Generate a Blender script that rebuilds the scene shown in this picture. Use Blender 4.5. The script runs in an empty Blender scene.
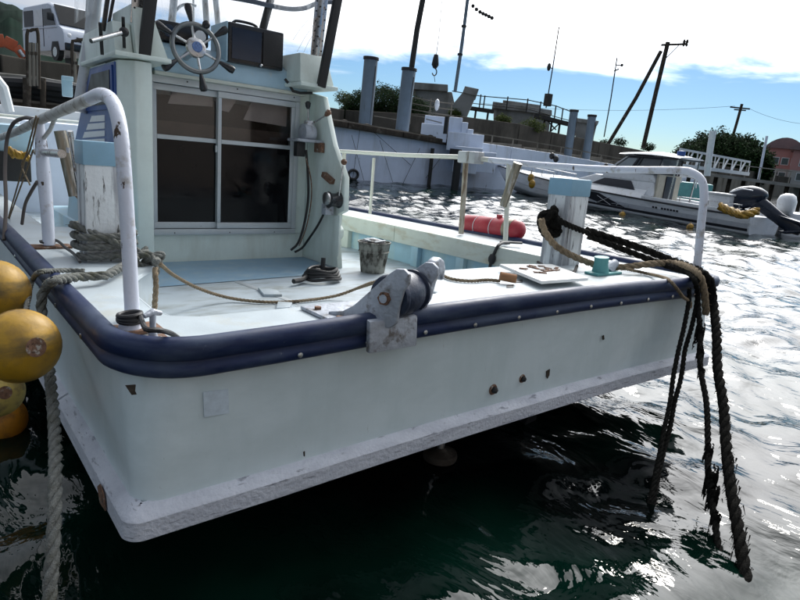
import bpy, bmesh, math, random
import numpy as np
from mathutils import Vector, Matrix, noise
random.seed(7)
R_ = math.radians
PI = math.pi
sc = bpy.context.scene
col = sc.collection

# ------------------------------------------------------------------ camera
F_PX = 600.0
def basis(up, fwd):
    f = fwd - up * fwd.dot(up); f.normalize()
    return np.array([np.cross(f, up), f, up])
def _n(v): return v / np.linalg.norm(v)
class _V(np.ndarray): pass
def unit(v):
    v = np.array(v, float); return v / np.sqrt((v * v).sum())
# boat frame (deck of the moored boat) and world frame (water level), both seen from the camera
_F = unit([-494, 176, -600]); _X = np.array([743, 77, -600.0]); _X = unit(_X - _F * (_X @ _F)); _Z = np.cross(_X, _F)
RB = np.array([_X, _F, _Z])
_a = math.atan(.1); _p = math.atan(154 * math.cos(_a) / F_PX)
_up = np.array([math.sin(_a) * math.cos(_p), math.cos(_a) * math.cos(_p), math.sin(_p)])
_Fw = unit(_F - _up * (_F @ _up))
RW = np.array([np.cross(_Fw, _up), _Fw, _up])
CAM_B = np.array([0, 0, 1.5]); CAM_W = np.array([0, 0, 1.7])
MB_ = RW @ RB.T
TRIM = Matrix.Translation(Vector(CAM_W)) @ Matrix([list(r) for r in MB_]).to_4x4() @ Matrix.Translation(Vector(-CAM_B))
def _d(px, py): return np.array([(px - 400) / F_PX, -(py - 300) / F_PX, -1.0])
def bp(px, py, X=None, Y=None, Z=None):
    """surveyed point of the boat: sight line met with a plane of the boat frame"""
    r = RB @ _d(px, py)
    if Z is not None: t = (Z - CAM_B[2]) / r[2]
    elif Y is not None: t = (Y - CAM_B[1]) / r[1]
    else: t = (X - CAM_B[0]) / r[0]
    return Vector(CAM_B + r * t)
def wp(px, py, D=None, Y=None, Z=None):
    """surveyed point of the harbour at horizontal distance D, at Y or at height Z"""
    r = RW @ _d(px, py)
    if Z is not None: t = (Z - CAM_W[2]) / r[2]
    elif Y is not None: t = (Y - CAM_W[1]) / r[1]
    else: t = D / math.hypot(r[0], r[1])
    return Vector(CAM_W + r * t)
def w2b(p): return TRIM.inverted() @ Vector(p)

cd = bpy.data.cameras.new("camera"); cam = bpy.data.objects.new("camera", cd); col.objects.link(cam)
cd.sensor_width = 36; cd.lens = 36 * F_PX / 800; cd.clip_start = 0.05; cd.clip_end = 6000
cm = Matrix([list(r) for r in RW]).to_4x4(); cm.translation = Vector(CAM_W)
cam.matrix_world = cm
sc.camera = cam

# ------------------------------------------------------------------ light
_s = wp(660, 150, D=1); SUN_AZ = math.atan2(_s.x, _s.y); SUN_EL = R_(38)
sun_dir = Vector((math.sin(SUN_AZ) * math.cos(SUN_EL), math.cos(SUN_AZ) * math.cos(SUN_EL), math.sin(SUN_EL)))
ld = bpy.data.lights.new("sun", 'SUN'); ld.energy = 1.2; ld.angle = R_(8); ld.color = (1, .95, .87)
lo = bpy.data.objects.new("sun", ld); col.objects.link(lo)
lo.rotation_euler = (-sun_dir).to_track_quat('-Z', 'Y').to_euler()
W = bpy.data.worlds.new("World"); sc.world = W; W.use_nodes = True
nt = W.node_tree; N = nt.nodes; L = nt.links; N.clear()
out = N.new('ShaderNodeOutputWorld'); bg = N.new('ShaderNodeBackground'); bg.inputs[1].default_value = .1
sky = N.new('ShaderNodeTexSky'); sky.sky_type = 'NISHITA'; sky.sun_disc = False
sky.sun_elevation = SUN_EL; sky.sun_rotation = SUN_AZ; sky.air_density = 1.0; sky.dust_density = .3; sky.ozone_density = 1.6
def wn(t, **k):
    n = N.new(t)
    for a, b in k.items(): setattr(n, a, b)
    return n
def wmath(op, a, b=None, c=None, clamp=False):
    n = N.new('ShaderNodeMath'); n.operation = op; n.use_clamp = clamp
    for i, v in enumerate((a, b, c)):
        if v is None: continue
        if isinstance(v, (int, float)): n.inputs[i].default_value = v
        else: L.new(v, n.inputs[i])
    return n.outputs[0]
tc = wn('ShaderNodeTexCoord'); sep = wn('ShaderNodeSeparateXYZ'); L.new(tc.outputs['Generated'], sep.inputs[0])
el = sep.outputs['Z']
# clouds lie in a flat layer: project the direction on it
h = wmath('MAXIMUM', wmath('ADD', el, .06), .03)
cx = wmath('DIVIDE', sep.outputs['X'], h); cy = wmath('DIVIDE', sep.outputs['Y'], h)
cmb = wn('ShaderNodeCombineXYZ'); L.new(cx, cmb.inputs[0]); L.new(cy, cmb.inputs[1])
n1 = wn('ShaderNodeTexNoise'); n1.inputs['Scale'].default_value = .55; n1.inputs['Detail'].default_value = 7; n1.inputs['Roughness'].default_value = .58
n1.inputs['Distortion'].default_value = .6
L.new(cmb.outputs[0], n1.inputs['Vector'])
n2 = wn('ShaderNodeTexNoise'); n2.inputs['Scale'].default_value = 3.2; n2.inputs['Detail'].default_value = 5; n2.inputs['Roughness'].default_value = .6
L.new(tc.outputs['Generated'], n2.inputs['Vector'])
# cover grows with height above a clear band near the horizon
cov = wmath('MULTIPLY_ADD', el, 8.0, -1.15)
cov = wmath('ADD', cov, wmath('MULTIPLY', wmath('SUBTRACT', n1.outputs[0], .5), 1.4))
cov = wmath('ADD', cov, wmath('MULTIPLY', wmath('SUBTRACT', n2.outputs[0], .5), .8))
# the bank comes lower towards the north-west, left of the boat
lft = wmath('MULTIPLY_ADD', sep.outputs['X'], -1.5, .5, clamp=True)
cov = wmath('ADD', cov, wmath('MULTIPLY', lft, .75))
rear = wmath('MULTIPLY_ADD', sep.outputs['Y'], -1.6, -.1, clamp=True); cov = wmath('SUBTRACT', cov, wmath('MULTIPLY', rear, 1.3))
mr = wn('ShaderNodeMapRange'); mr.interpolation_type = 'SMOOTHSTEP'; mr.inputs['From Min'].default_value = -.16; mr.inputs['From Max'].default_value = .26
L.new(cov, mr.inputs[0])
dt = wn('ShaderNodeVectorMath'); dt.operation = 'DOT_PRODUCT'; L.new(tc.outputs['Generated'], dt.inputs[0]); dt.inputs[1].default_value = sun_dir
dd = wmath('MAXIMUM', dt.outputs['Value'], 0)
glow = wmath('ADD', wmath('MULTIPLY', wmath('POWER', dd, 3.5), 24), wmath('MULTIPLY', wmath('POWER', dd, 13), 66))
shade = wmath('MULTIPLY_ADD', n2.outputs[0], 2.6, 2.4)
cl = wmath('ADD', glow, shade)
cc = wn('ShaderNodeCombineColor'); L.new(wmath('MULTIPLY_ADD', shade, .88, glow), cc.inputs[0]); L.new(wmath('MULTIPLY_ADD', shade, 1.0, glow), cc.inputs[1]); L.new(wmath('MULTIPLY_ADD', shade, 1.2, glow), cc.inputs[2])
mx = wn('ShaderNodeMix'); mx.data_type = 'RGBA'; L.new(mr.outputs[0], mx.inputs[0])
sg = wn('ShaderNodeVectorMath'); sg.operation = 'SCALE'; sg.inputs['Scale'].default_value = .86; hs_ = wn('ShaderNodeHueSaturation'); hs_.inputs['Saturation'].default_value = 1.05; L.new(sky.outputs[0], hs_.inputs['Color'])
tn = wn('ShaderNodeVectorMath'); tn.operation = 'MULTIPLY'; L.new(hs_.outputs[0], tn.inputs[0]); tn.inputs[1].default_value = (.62, .85, 1.12); L.new(tn.outputs[0], sg.inputs[0])
L.new(sg.outputs[0], mx.inputs[6]); L.new(cc.outputs[0], mx.inputs[7])
L.new(mx.outputs[2], bg.inputs[0]); L.new(bg.outputs[0], out.inputs[0])
sc.view_settings.view_transform = 'Standard'; sc.view_settings.look = 'None'
sc.view_settings.exposure = 0.02; sc.view_settings.gamma = 1
sc.cycles.max_bounces = 6; sc.cycles.transparent_max_bounces = 12

# ------------------------------------------------------------------ materials
MATS = {}
def mat(name, base, rough=.5, metal=0.0, spots=(), vary=.12, vscale=6, bump=.0, bscale=40, coat=0, spec=.5):
    """base colour with soft variation; spots = (colour, noise scale xyz, threshold, softness, roughness) laid over it"""
    if name in MATS: return MATS[name]
    m = bpy.data.materials.new(name); m.use_nodes = True; t = m.node_tree; n = t.nodes; l = t.links
    b = n['Principled BSDF']; b.inputs['Metallic'].default_value = metal; b.inputs['Coat Weight'].default_value = coat
    b.inputs['Specular IOR Level'].default_value = spec
    tcn = n.new('ShaderNodeTexCoord')
    nz = n.new('ShaderNodeTexNoise'); nz.inputs['Scale'].default_value = vscale; nz.inputs['Detail'].default_value = 6; nz.inputs['Roughness'].default_value = .65
    l.new(tcn.outputs['Object'], nz.inputs['Vector'])
    r = n.new('ShaderNodeMapRange'); r.inputs['From Min'].default_value = .3; r.inputs['From Max'].default_value = .7
    r.inputs['To Min'].default_value = 1 - vary; r.inputs['To Max'].default_value = 1 + vary; l.new(nz.outputs[0], r.inputs[0])
    vm = n.new('ShaderNodeVectorMath'); vm.operation = 'SCALE'; vm.inputs[0].default_value = base[:3]; l.new(r.outputs[0], vm.inputs['Scale'])
    cur = vm.outputs[0]
    rr = n.new('ShaderNodeMapRange'); rr.inputs['From Min'].default_value = .3; rr.inputs['From Max'].default_value = .7
    rr.inputs['To Min'].default_value = max(.02, rough - .08); rr.inputs['To Max'].default_value = min(1, rough + .08); l.new(nz.outputs[0], rr.inputs[0])
    rc = rr.outputs[0]
    for (c, s, th, soft, ro) in spots:
        mp = n.new('ShaderNodeMapping'); mp.inputs['Scale'].default_value = s if isinstance(s, tuple) else (s, s, s)
        mp.inputs['Location'].default_value = (random.random() * 9,) * 3
        l.new(tcn.outputs['Object'], mp.inputs[0])
        z = n.new('ShaderNodeTexNoise'); z.inputs['Scale'].default_value = 1; z.inputs['Detail'].default_value = 8; z.inputs['Roughness'].default_value = .62
        l.new(mp.outputs[0], z.inputs['Vector'])
        q = n.new('ShaderNodeMapRange'); q.inputs['From Min'].default_value = th - soft; q.inputs['From Max'].default_value = th + soft; l.new(z.outputs[0], q.inputs[0])
        mi = n.new('ShaderNodeMix'); mi.data_type = 'RGBA'; l.new(q.outputs[0], mi.inputs[0]); l.new(cur, mi.inputs[6]); mi.inputs[7].default_value = (*c[:3], 1)
        cur = mi.outputs[2]
        mf = n.new('ShaderNodeMix'); mf.data_type = 'FLOAT'; l.new(q.outputs[0], mf.inputs[0]); l.new(rc, mf.inputs[2]); mf.inputs[3].default_value = ro
        rc = mf.outputs[0]
    l.new(cur, b.inputs['Base Color']); l.new(rc, b.inputs['Roughness'])
    if bump:
        bz = n.new('ShaderNodeTexNoise'); bz.inputs['Scale'].default_value = bscale; bz.inputs['Detail'].default_value = 5
        l.new(tcn.outputs['Object'], bz.inputs['Vector'])
        bu = n.new('ShaderNodeBump'); bu.inputs['Strength'].default_value = bump; bu.inputs['Distance'].default_value = .01
        l.new(bz.outputs[0], bu.inputs['Height']); l.new(bu.outputs[0], b.inputs['Normal'])
    MATS[name] = m; return m
GR = (.10, .09, .07); RUST = (.13, .045, .02)
M_hull = mat('hull_gelcoat', (.68, .77, .79), .32, spots=[((.57, .67, .68), (4, 4, 1.2), .62, .14, .4), ((.58, .67, .68), (2.5, 2.5, 5), .60, .16, .4), ((.25, .26, .23), (60, 60, 90), .74, .03, .6), ((.50, .56, .56), (45, 45, 9), .72, .04, .5)], vary=.05, vscale=1.5, bump=.02)
M_cap = mat('deck_paint_white', (.45, .51, .54), .45, spots=[((.42, .42, .36), 5, .64, .12, .6), ((.22, .19, .14), 70, .74, .03, .8)], vary=.07, bump=.08, bscale=90)
M_floor = mat('cockpit_floor_paint', (.38, .44, .48), .5, spots=[((.22, .24, .23), (3, 9, 3), .60, .12, .6), ((.2, .18, .14), 60, .73, .03, .8)], vary=.08, bump=.1, bscale=120)
M_blueft = mat('floor_blue', (.22, .34, .44), .5, spots=[((.30, .40, .46), 9, .58, .1, .6)], vary=.1, bump=.08, bscale=100)
M_cream = mat('bulwark_cream_paint', (.56, .60, .54), .42, spots=[((.45, .42, .32), (4, 4, 12), .62, .1, .6), ((.25, .17, .1), 60, .74, .03, .8)], vary=.06, bump=.05)
M_inner = mat('bulwark_blue_paint', (.33, .53, .64), .45, spots=[((.42, .55, .56), (6, 6, 2), .60, .1, .6), ((.2, .16, .1), 40, .74, .04, .8)], vary=.1, bump=.05)
M_cabin = mat('cabin_gelcoat', (.68, .76, .71), .35, spots=[((.55, .60, .54), (5, 5, 1.2), .60, .12, .5), ((.36, .22, .12), (26, 26, 2.5), .74, .03, .7), ((.2, .19, .15), 60, .76, .03, .7)], vary=.05, bump=.03)
M_dash = mat('dash_blue', (.36, .52, .62), .4, vary=.08, spots=[((.45, .52, .52), 12, .65, .08, .6)])
M_navy = mat('navy_rubber', (.010, .021, .070), .48, spots=[((.03, .045, .10), (4, 4, 30), .60, .08, .45), ((.16, .18, .22), 40, .70, .03, .7), ((.05, .07, .12), (3, 3, 9), .57, .08, .6)], vary=.2, bump=.1, bscale=25, spec=0.35)
M_gwood = mat('lower_guard_paint', (.62, .64, .70), .55, spots=[((.50, .52, .58), (6, 6, 20), .56, .14, .8), ((.30, .31, .35), (11, 11, 80), .62, .03, .9), ((.20, .07, .025), (2.6, 2.6, 5), .715, .02, .9)], vary=.1, bump=.6, bscale=60)
M_bwood = mat('bitt_peeling_paint', (.72, .75, .76), .55, spots=[((.36, .37, .39), (18, 18, 1.5), .53, .06, .85), ((.08, .075, .07), (34, 34, 5), .62, .03, .9)], vary=.08, bump=.4, bscale=50)
M_bcap = mat('bitt_blue_cap', (.24, .42, .55), .4, spots=[((.45, .5, .5), 25, .68, .05, .6)], vary=.08)
M_rail = mat('rail_white_paint', (.66, .69, .78), .35, spots=[((.40, .38, .36), 10, .63, .06, .7), ((.07, .045, .03), (20, 20, 9), .64, .012, .9)], vary=.06, bump=.2, bscale=60)
M_railtop = mat('rail_stained_paint', (.60, .60, .58), .5, spots=[((.26, .23, .20), 13, .58, .07, .8), ((.07, .045, .03), 34, .66, .03, .9)], vary=.1, bump=.3, bscale=60)
M_rail2 = mat('rail_cream_paint', (.66, .66, .58), .4, spots=[((.30, .20, .12), (26, 26, 26), .68, .02, .9)], vary=.06)
M_steel = mat('stainless_steel', (.55, .55, .55), .28, 1.0, vary=.1, spots=[((.20, .15, .11), 20, .62, .08, .6)])
M_galv = mat('galvanised_casting', (.40, .43, .48), .5, .35, vary=.15, vscale=14, spots=[((.15, .13, .11), 14, .62, .07, .8), ((.18, .08, .035), 18, .72, .03, .9)], bump=.5, bscale=45)
M_bronze = mat('rod_holder_bronze', (.25, .22, .17), .35, .8, vary=.2, spots=[((.4, .38, .35), (40, 40, 4), .58, .06, .4)])
M_rust = mat('rusty_plate', (.17, .09, .055), .85, vary=.4, vscale=30, spots=[((.36, .34, .3), 40, .60, .05, .8), ((.05, .03, .02), 60, .6, .04, .9)], bump=.6)
M_alu = mat('door_aluminium', (.50, .54, .56), .38, .35, vary=.05, spots=[((.3, .3, .28), 30, .68, .05, .6)])
M_pane = mat('dark_pane', (.004, .004, .005), .10, vary=.2, spots=[((.010, .009, .009), 9, .70, .03, .2)], spec=.2)
M_pane2 = bpy.data.materials.new('clear_glass'); M_pane2.use_nodes = True; _t = M_pane2.node_tree; _t.nodes.remove(_t.nodes['Principled BSDF'])
_a1 = _t.nodes.new('ShaderNodeBsdfTransparent'); _a1.inputs[0].default_value = (.8, .8, .8, 1); _g1 = _t.nodes.new('ShaderNodeBsdfGlossy'); _g1.inputs['Roughness'].default_value = .03
_f1 = _t.nodes.new('ShaderNodeFresnel'); _f1.inputs[0].default_value = 1.5; _m1 = _t.nodes.new('ShaderNodeMixShader'); _t.links.new(_f1.outputs[0], _m1.inputs[0]); _t.links.new(_a1.outputs[0], _m1.inputs[1]); _t.links.new(_g1.outputs[0], _m1.inputs[2]); _t.links.new(_m1.outputs[0], _t.nodes['Material Output'].inputs[0])
M_black = mat('black_rubber', (.012, .012, .013), .55, vary=.3, bump=.2)
M_blackg = mat('black_gloss_plastic', (.012, .013, .016), .25, vary=.2)
M_screen = mat('monitor_screen', (.012, .025, .05), .12, vary=.1)
M_bluew = mat('cabin_blue_panel', (.02, .07, .26), .4, vary=.1, spots=[((.1, .17, .35), 20, .68, .05, .6)])
M_white = mat('white_paint', (.74, .76, .78), .4, vary=.05, spots=[((.45, .43, .38), 7, .66, .08, .6)])
M_ropeG = mat('rope_grey', (.19, .195, .18), .95, vary=.35, vscale=60, bump=.8, bscale=220, spots=[((.12, .12, .09), 12, .60, .08, 1)], spec=0.15)
M_ropeT = mat('rope_tan', (.27, .21, .14), .95, vary=.3, vscale=60, bump=.8, bscale=220, spots=[((.12, .09, .06), 12, .62, .08, 1)], spec=0.15)
M_ropeD = mat('rope_dark', (.014, .0135, .012), .95, vary=.5, vscale=50, bump=.9, bscale=150, spots=[((.05, .048, .042), 45, .66, .05, 1)], spec=0.05)
M_buoyY = mat('buoy_yellow', (.42, .235, .012), .5, vary=.18, spots=[((.20, .12, .03), 9, .55, .12, .7), ((.10, .075, .03), (3, 3, 14), .60, .10, .8), ((.08, .05, .02), 40, .72, .03, .8)], bump=.15, bscale=40)
M_buoyO = mat('buoy_orange', (.48, .20, .015), .5, vary=.12, spots=[((.15, .07, .03), 9, .60, .08, .8)], bump=.15)
M_buoyP = mat('buoy_faded_yellow', (.50, .38, .10), .6, vary=.15, spots=[((.2, .14, .07), 12, .58, .08, .8)], bump=.15)
M_red = mat('fender_red', (.38, .025, .04), .45, vary=.15, spots=[((.5, .16, .14), 14, .66, .06, .7)])
M_teal = mat('teal_paint', (.10, .32, .32), .5, vary=.15, spots=[((.2, .1, .05), 40, .68, .04, .8)])
M_bucket = mat('bucket_dirty', (.30, .30, .26), .45, .3, vary=.2, spots=[((.05, .045, .035), (14, 14, 7), .5, .08, .8)])
M_board = mat('board_white_plastic', (.78, .78, .76), .4, vary=.03, spots=[((.30, .13, .07), (16, 16, 16), .69, .02, .7)])
M_bluedk = mat('blue_black_roller', (.010, .018, .045), .42, vary=.3, spots=[((.04, .055, .09), (9, 9, 9), .62, .08, .6)], bump=.3)
M_conc = mat('concrete_grey', (.26, .255, .24), .9, vary=.2, vscale=.7, bump=.6, bscale=6, spots=[((.12, .115, .10), (.8, .8, .25), .56, .10, .95)], spec=0.1)
M_seaw = mat('seawall_brown', (.085, .075, .062), .95, vary=.25, vscale=.6, bump=.5, bscale=5, spots=[((.045, .04, .033), (.9, .9, .2), .55, .08, .95)], spec=0.1)
M_seal = mat('seawall_tan', (.20, .18, .15), .95, vary=.2, vscale=.5, bump=.4, bscale=5, spots=[((.10, .09, .07), (.6, .6, .2), .56, .08, .95)], spec=0.1)
M_whull = mat('white_hull_side', (.66, .72, .84), .5, vary=.08, vscale=1, spots=[((.50, .53, .58), (1.2, 1.2, .25), .60, .08, .7), ((.12, .10, .08), (3, 3, .7), .70, .03, .8)])
M_timber = mat('dark_timber', (.055, .045, .036), .85, vary=.4, vscale=4, bump=.5, bscale=20, spots=[((.15, .13, .11), 3, .62, .06, .9)], spec=0.1)
M_pile = mat('pile_steel_blue', (.13, .17, .21), .55, vary=.12, vscale=2, spots=[((.06, .05, .045), (4, 4, .6), .64, .06, .8)])
M_pole = mat('pole_dark', (.05, .048, .045), .8, vary=.2, spec=0.1)
M_asph = mat('quay_asphalt', (.07, .068, .064), .95, vary=.2, vscale=.5)

# ------------------------------------------------------------------ mesh helpers
class MB:
    def __init__(s): s.v = []; s.f = []
    def add(s, vs, fs):
        o = len(s.v); s.v += [Vector(p) for p in vs]; s.f += [tuple(o + i for i in f) for f in fs]; return s
    def box(s, a, b):
        x0, y0, z0 = a; x1, y1, z1 = b
        return s.add([(x0, y0, z0), (x1, y0, z0), (x1, y1, z0), (x0, y1, z0), (x0, y0, z1), (x1, y0, z1), (x1, y1, z1), (x0, y1, z1)],
                     [(0, 3, 2, 1), (4, 5, 6, 7), (0, 1, 5, 4), (1, 2, 6, 5), (2, 3, 7, 6), (3, 0, 4, 7)])
    def bar(s, p, q, w, d=None, up=(0, 0, 1)):
        p = Vector(p); q = Vector(q); d = w if d is None else d
        t = (q - p).normalized(); u = t.cross(Vector(up))
        if u.length < 1e-3: u = t.cross(Vector((1, 0, 0)))
        u.normalize(); v = t.cross(u).normalized(); u = u * w / 2; v = v * d / 2
        return s.add([p - u - v, p + u - v, p + u + v, p - u + v, q - u - v, q + u - v, q + u + v, q - u + v],
                     [(0, 3, 2, 1), (4, 5, 6, 7), (0, 1, 5, 4), (1, 2, 6, 5), (2, 3, 7, 6), (3, 0, 4, 7)])
    def prism(s, poly, ext):
        """poly: 3-D points of a flat outline, ext: extrusion vector"""
        n = len(poly); e = Vector(ext); P = [Vector(p) for p in poly]
        return s.add(P + [p + e for p in P], [tuple(range(n - 1, -1, -1)), tuple(range(n, 2 * n))] + [(i, (i + 1) % n, n + (i + 1) % n, n + i) for i in range(n)])
    def tube(s, path, r, n=10, closed=False, cap=True, prof=None):
        P = [Vector(p) for p in path]; m = len(P)
        rs = r if isinstance(r, (list, tuple)) else [r] * m
        T = []
        for i in range(m):
            a = P[(i - 1) % m] if closed or i > 0 else P[i]; b = P[(i + 1) % m] if closed or i < m - 1 else P[i]
            t = (b - a); T.append(t.normalized() if t.length > 1e-9 else Vector((0, 0, 1)))
        u = T[0].orthogonal().normalized(); vs = []
        for i in range(m):
            u = (u - T[i] * u.dot(T[i])).normalized(); w = T[i].cross(u)
            for k in range(n):
                a = 2 * PI * k / n; vs.append(P[i] + (u * math.cos(a) + w * math.sin(a)) * rs[i])
        fs = []
        for i in range(m if closed else m - 1):
            j = (i + 1) % m
            for k in range(n): fs.append((i * n + k, i * n + (k + 1) % n, j * n + (k + 1) % n, j * n + k))
        if cap and not closed: fs += [tuple(range(n - 1, -1, -1)), tuple((m - 1) * n + k for k in range(n))]
        return s.add(vs, fs)
    def cyl(s, p, q, r, r2=None, n=16): return s.tube([p, q], [r, r if r2 is None else r2], n)
    def lathe(s, prof, c=(0, 0, 0), n=24, axis='Z', mtx=None):
        vs = []; m = len(prof); c = Vector(c)
        for r, z in prof:
            for k in range(n):
                a = 2 * PI * k / n; p = Vector((r * math.cos(a), r * math.sin(a), z))
                if axis == 'X': p = Vector((p.z, p.x, p.y))
                if axis == 'Y': p = Vector((p.x, p.z, p.y))
                if mtx is not None: p = mtx @ p
                vs.append(p + c)
        fs = [(i * n + k, i * n + (k + 1) % n, (i + 1) * n + (k + 1) % n, (i + 1) * n + k) for i in range(m - 1) for k in range(n)]
        if prof[0][0] > 1e-4: fs.append(tuple(range(n - 1, -1, -1)))
        if prof[-1][0] > 1e-4: fs.append(tuple((m - 1) * n + k for k in range(n)))
        return s.add(vs, fs)
    def ball(s, c, r, n=16, sx=1, sy=1, sz=1, mtx=None):
        m = n // 2 + 1; vs = []; c = Vector(c)
        for i in range(m):
            th = PI * i / (m - 1)
            for k in range(n):
                a = 2 * PI * k / n
                p = Vector((r * sx * math.sin(th) * math.cos(a), r * sy * math.sin(th) * math.sin(a), r * sz * math.cos(th)))
                vs.append((mtx @ p if mtx is not None else p) + c)
        fs = [(i * n + k, (i + 1) * n + k, (i + 1) * n + (k + 1) % n, i * n + (k + 1) % n) for i in range(m - 1) for k in range(n)]
        return s.add(vs, fs)
    def loft(s, secs, cap=True):
        n = len(secs[0]); vs = [p for sec in secs for p in sec]; m = len(secs)
        fs = [(i * n + k, i * n + (k + 1) % n, (i + 1) * n + (k + 1) % n, (i + 1) * n + k) for i in range(m - 1) for k in range(n)]
        if cap: fs += [tuple(range(n - 1, -1, -1)), tuple((m - 1) * n + k for k in range(n))]
        return s.add(vs, fs)
    def build(s, name, m, parent=None, bevel=0, smooth=38, seg=2, local=False):
        off = Vector((0, 0, 0)) if (parent is None or local) else root_loc(parent)
        me = bpy.data.meshes.new(name); bm = bmesh.new()
        bv = [bm.verts.new(p - off) for p in s.v]
        for f in s.f:
            try: bm.faces.new([bv[i] for i in f])
            except ValueError: pass
        bmesh.ops.remove_doubles(bm, verts=bm.verts, dist=1e-5)
        bmesh.ops.recalc_face_normals(bm, faces=bm.faces)
        if bevel:
            es = [e for e in bm.edges if len(e.link_faces) == 2 and e.calc_face_angle(0) > .6]
            bmesh.ops.bevel(bm, geom=es, offset=bevel, segments=seg, affect='EDGES', profile=.6, clamp_overlap=True)
        bm.to_mesh(me); bm.free()
        if smooth: 
            me.shade_smooth(); me.set_sharp_from_angle(angle=R_(smooth))
        me.materials.append(m)
        o = bpy.data.objects.new(name, me); col.objects.link(o)
        if parent is not None: o.parent = parent
        return o
def root_loc(o):
    v = Vector((0, 0, 0))
    while o is not None: v = v + o.location; o = o.parent
    return v
BOAT = []      # everything that stands in the frame of the moored boat
def tag(o, label=None, cat=None, group=None, kind=None, boat=False):
    if label: o['label'] = label
    if cat: o['category'] = cat
    if group: o['group'] = group
    if kind: o['kind'] = kind
    if boat: BOAT.append(o)
    return o
def empty(name, loc, label, cat, group=None, rz=0, boat=False):
    o = bpy.data.objects.new(name, None); o.empty_display_size = .1; col.objects.link(o); o.location = Vector(loc); o.rotation_euler = (0, 0, rz)
    return tag(o, label, cat, group, None, boat)
def smoothpath(pts, step=.02):
    """Catmull-Rom through pts, resampled evenly"""
    P = [Vector(p) for p in pts]; P = [P[0] * 2 - P[1]] + P + [P[-1] * 2 - P[-2]]; out_ = []
    for i in range(1, len(P) - 2):
        a, b, c, d = P[i - 1:i + 3]; k = max(2, int((c - b).length / step))
        for j in range(k):
            t = j / k; out_.append(.5 * ((2 * b) + (c - a) * t + (2 * a - 5 * b + 4 * c - d) * t * t + (3 * b - a - 3 * c + d) * t ** 3))
    out_.append(P[-2]); return out_
def ropemb(pts, r, pitch=None, step=None, fuzz=0, strands=3, mb=None):
    """laid rope: strands twisted round the path"""
    mb = mb or MB(); pitch = pitch or r * 7; step = step or pitch / 9
    P = smoothpath(pts, step); m = len(P)
    T = [(P[min(i + 1, m - 1)] - P[max(i - 1, 0)]).normalized() for i in range(m)]
    u = T[0].orthogonal().normalized(); fr = []; dist = 0
    for i in range(m):
        u = (u - T[i] * u.dot(T[i])).normalized(); w = T[i].cross(u)
        if i: dist += (P[i] - P[i - 1]).length
        fr.append((u.copy(), w, dist))
    for k in range(strands):
        path = []
        for i in range(m):
            a = 2 * PI * (k / strands + fr[i][2] / pitch)
            path.append(P[i] + (fr[i][0] * math.cos(a) + fr[i][1] * math.sin(a)) * r * .5)
        mb.tube(path, r * .56, 7)
    if fuzz:
        import bisect
        ds = [f_[2] for f_ in fr]
        for i in range(fuzz):
            j = min(m - 1, bisect.bisect(ds, random.uniform(0, ds[-1]))); a = random.random() * 6.28; d = (fr[j][0] * math.cos(a) + fr[j][1] * math.sin(a))
            p = P[j] + d * r * .8; q = p + (d * random.uniform(.15, .6) + T[j] * random.uniform(-.8, .8)) * r * random.uniform(.6, 1.4)
            mb.tube([p, q], r * .05, 3, cap=False)
    return mb
def rope(name, pts, r, m, label, cat='rope', group=None, boat=True, **k):
    o = ropemb(pts, r, **k).build(name, m, None, smooth=60)
    return tag(o, label, cat, group, boat=boat)

# ------------------------------------------------------------------ water
def axis_grid(a0, a1, fine0, fine1, f, grow=1.09):
    out_ = list(np.arange(fine0, fine1, f)); s = f; x = out_[-1]
    while x < a1: s *= grow if s < .4 else 1.09; x += s; out_.append(x)
    s = f; x = out_[0]; left = []
    while x > a0: s *= 1.09; x -= s; left.append(x)
    return np.array(left[::-1] + out_)
gx = axis_grid(-2500, 3500, -.6, 8.0, .05, 1.012); gy = axis_grid(-2500, 3500, -.8, 7.0, .05, 1.012)
GX, GY = np.meshgrid(gx, gy, indexing='ij')
rs = np.random.RandomState(4)
Hh = np.zeros_like(GX)
rad = np.hypot(GX, GY)
wdir = 2.1
for i in range(46):
    lam = .16 * 1.075 ** i; th = wdir + rs.normal(0, .85); ph = rs.rand() * 6.28
    amp = .0021 * (lam / .35) ** 1.08 * (1 if lam < .9 else (.9 / lam) ** 1.1) * (1 + .7 * np.clip((rad - 4) / 14, 0, 1))
    k = 2 * PI / lam
    wx = GX + .35 * np.sin(GY * .9 + i) + .12 * np.sin(GX * 2.3 + GY * 1.7 + 2 * i); wy = GY + .35 * np.sin(GX * .8 + 1.7 * i) + .12 * np.sin(GY * 2.9 - GX * 1.1 + i)
    cell = np.maximum(np.gradient(gx)[:, None] + 0 * GX, np.gradient(gy)[None, :] + 0 * GX)
    fade = np.clip(lam / (cell * 3) - .6, 0, 1)
    Hh += amp * np.sin(k * (wx * math.cos(th) + wy * math.sin(th)) + ph) * fade
for (rx_, ry_) in ((2.74, .71), (2.82, .87), (2.88, 1.26)):
    rr_ = np.hypot(GX - rx_, GY - ry_); Hh += .0035 * np.cos(2 * PI * rr_ / .17) * np.exp(-rr_ / .28) * (rr_ > .02)
nx_, ny_ = GX.shape
vv = np.stack([GX, GY, Hh], -1).reshape(-1, 3)
idx = np.arange(nx_ * ny_).reshape(nx_, ny_)
ff = np.stack([idx[:-1, :-1], idx[1:, :-1], idx[1:, 1:], idx[:-1, 1:]], -1).reshape(-1, 4)
wm = bpy.data.meshes.new('water'); wm.vertices.add(len(vv)); wm.vertices.foreach_set('co', vv.ravel())
wm.loops.add(ff.size); wm.loops.foreach_set('vertex_index', ff.ravel()); wm.polygons.add(len(ff))
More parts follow.
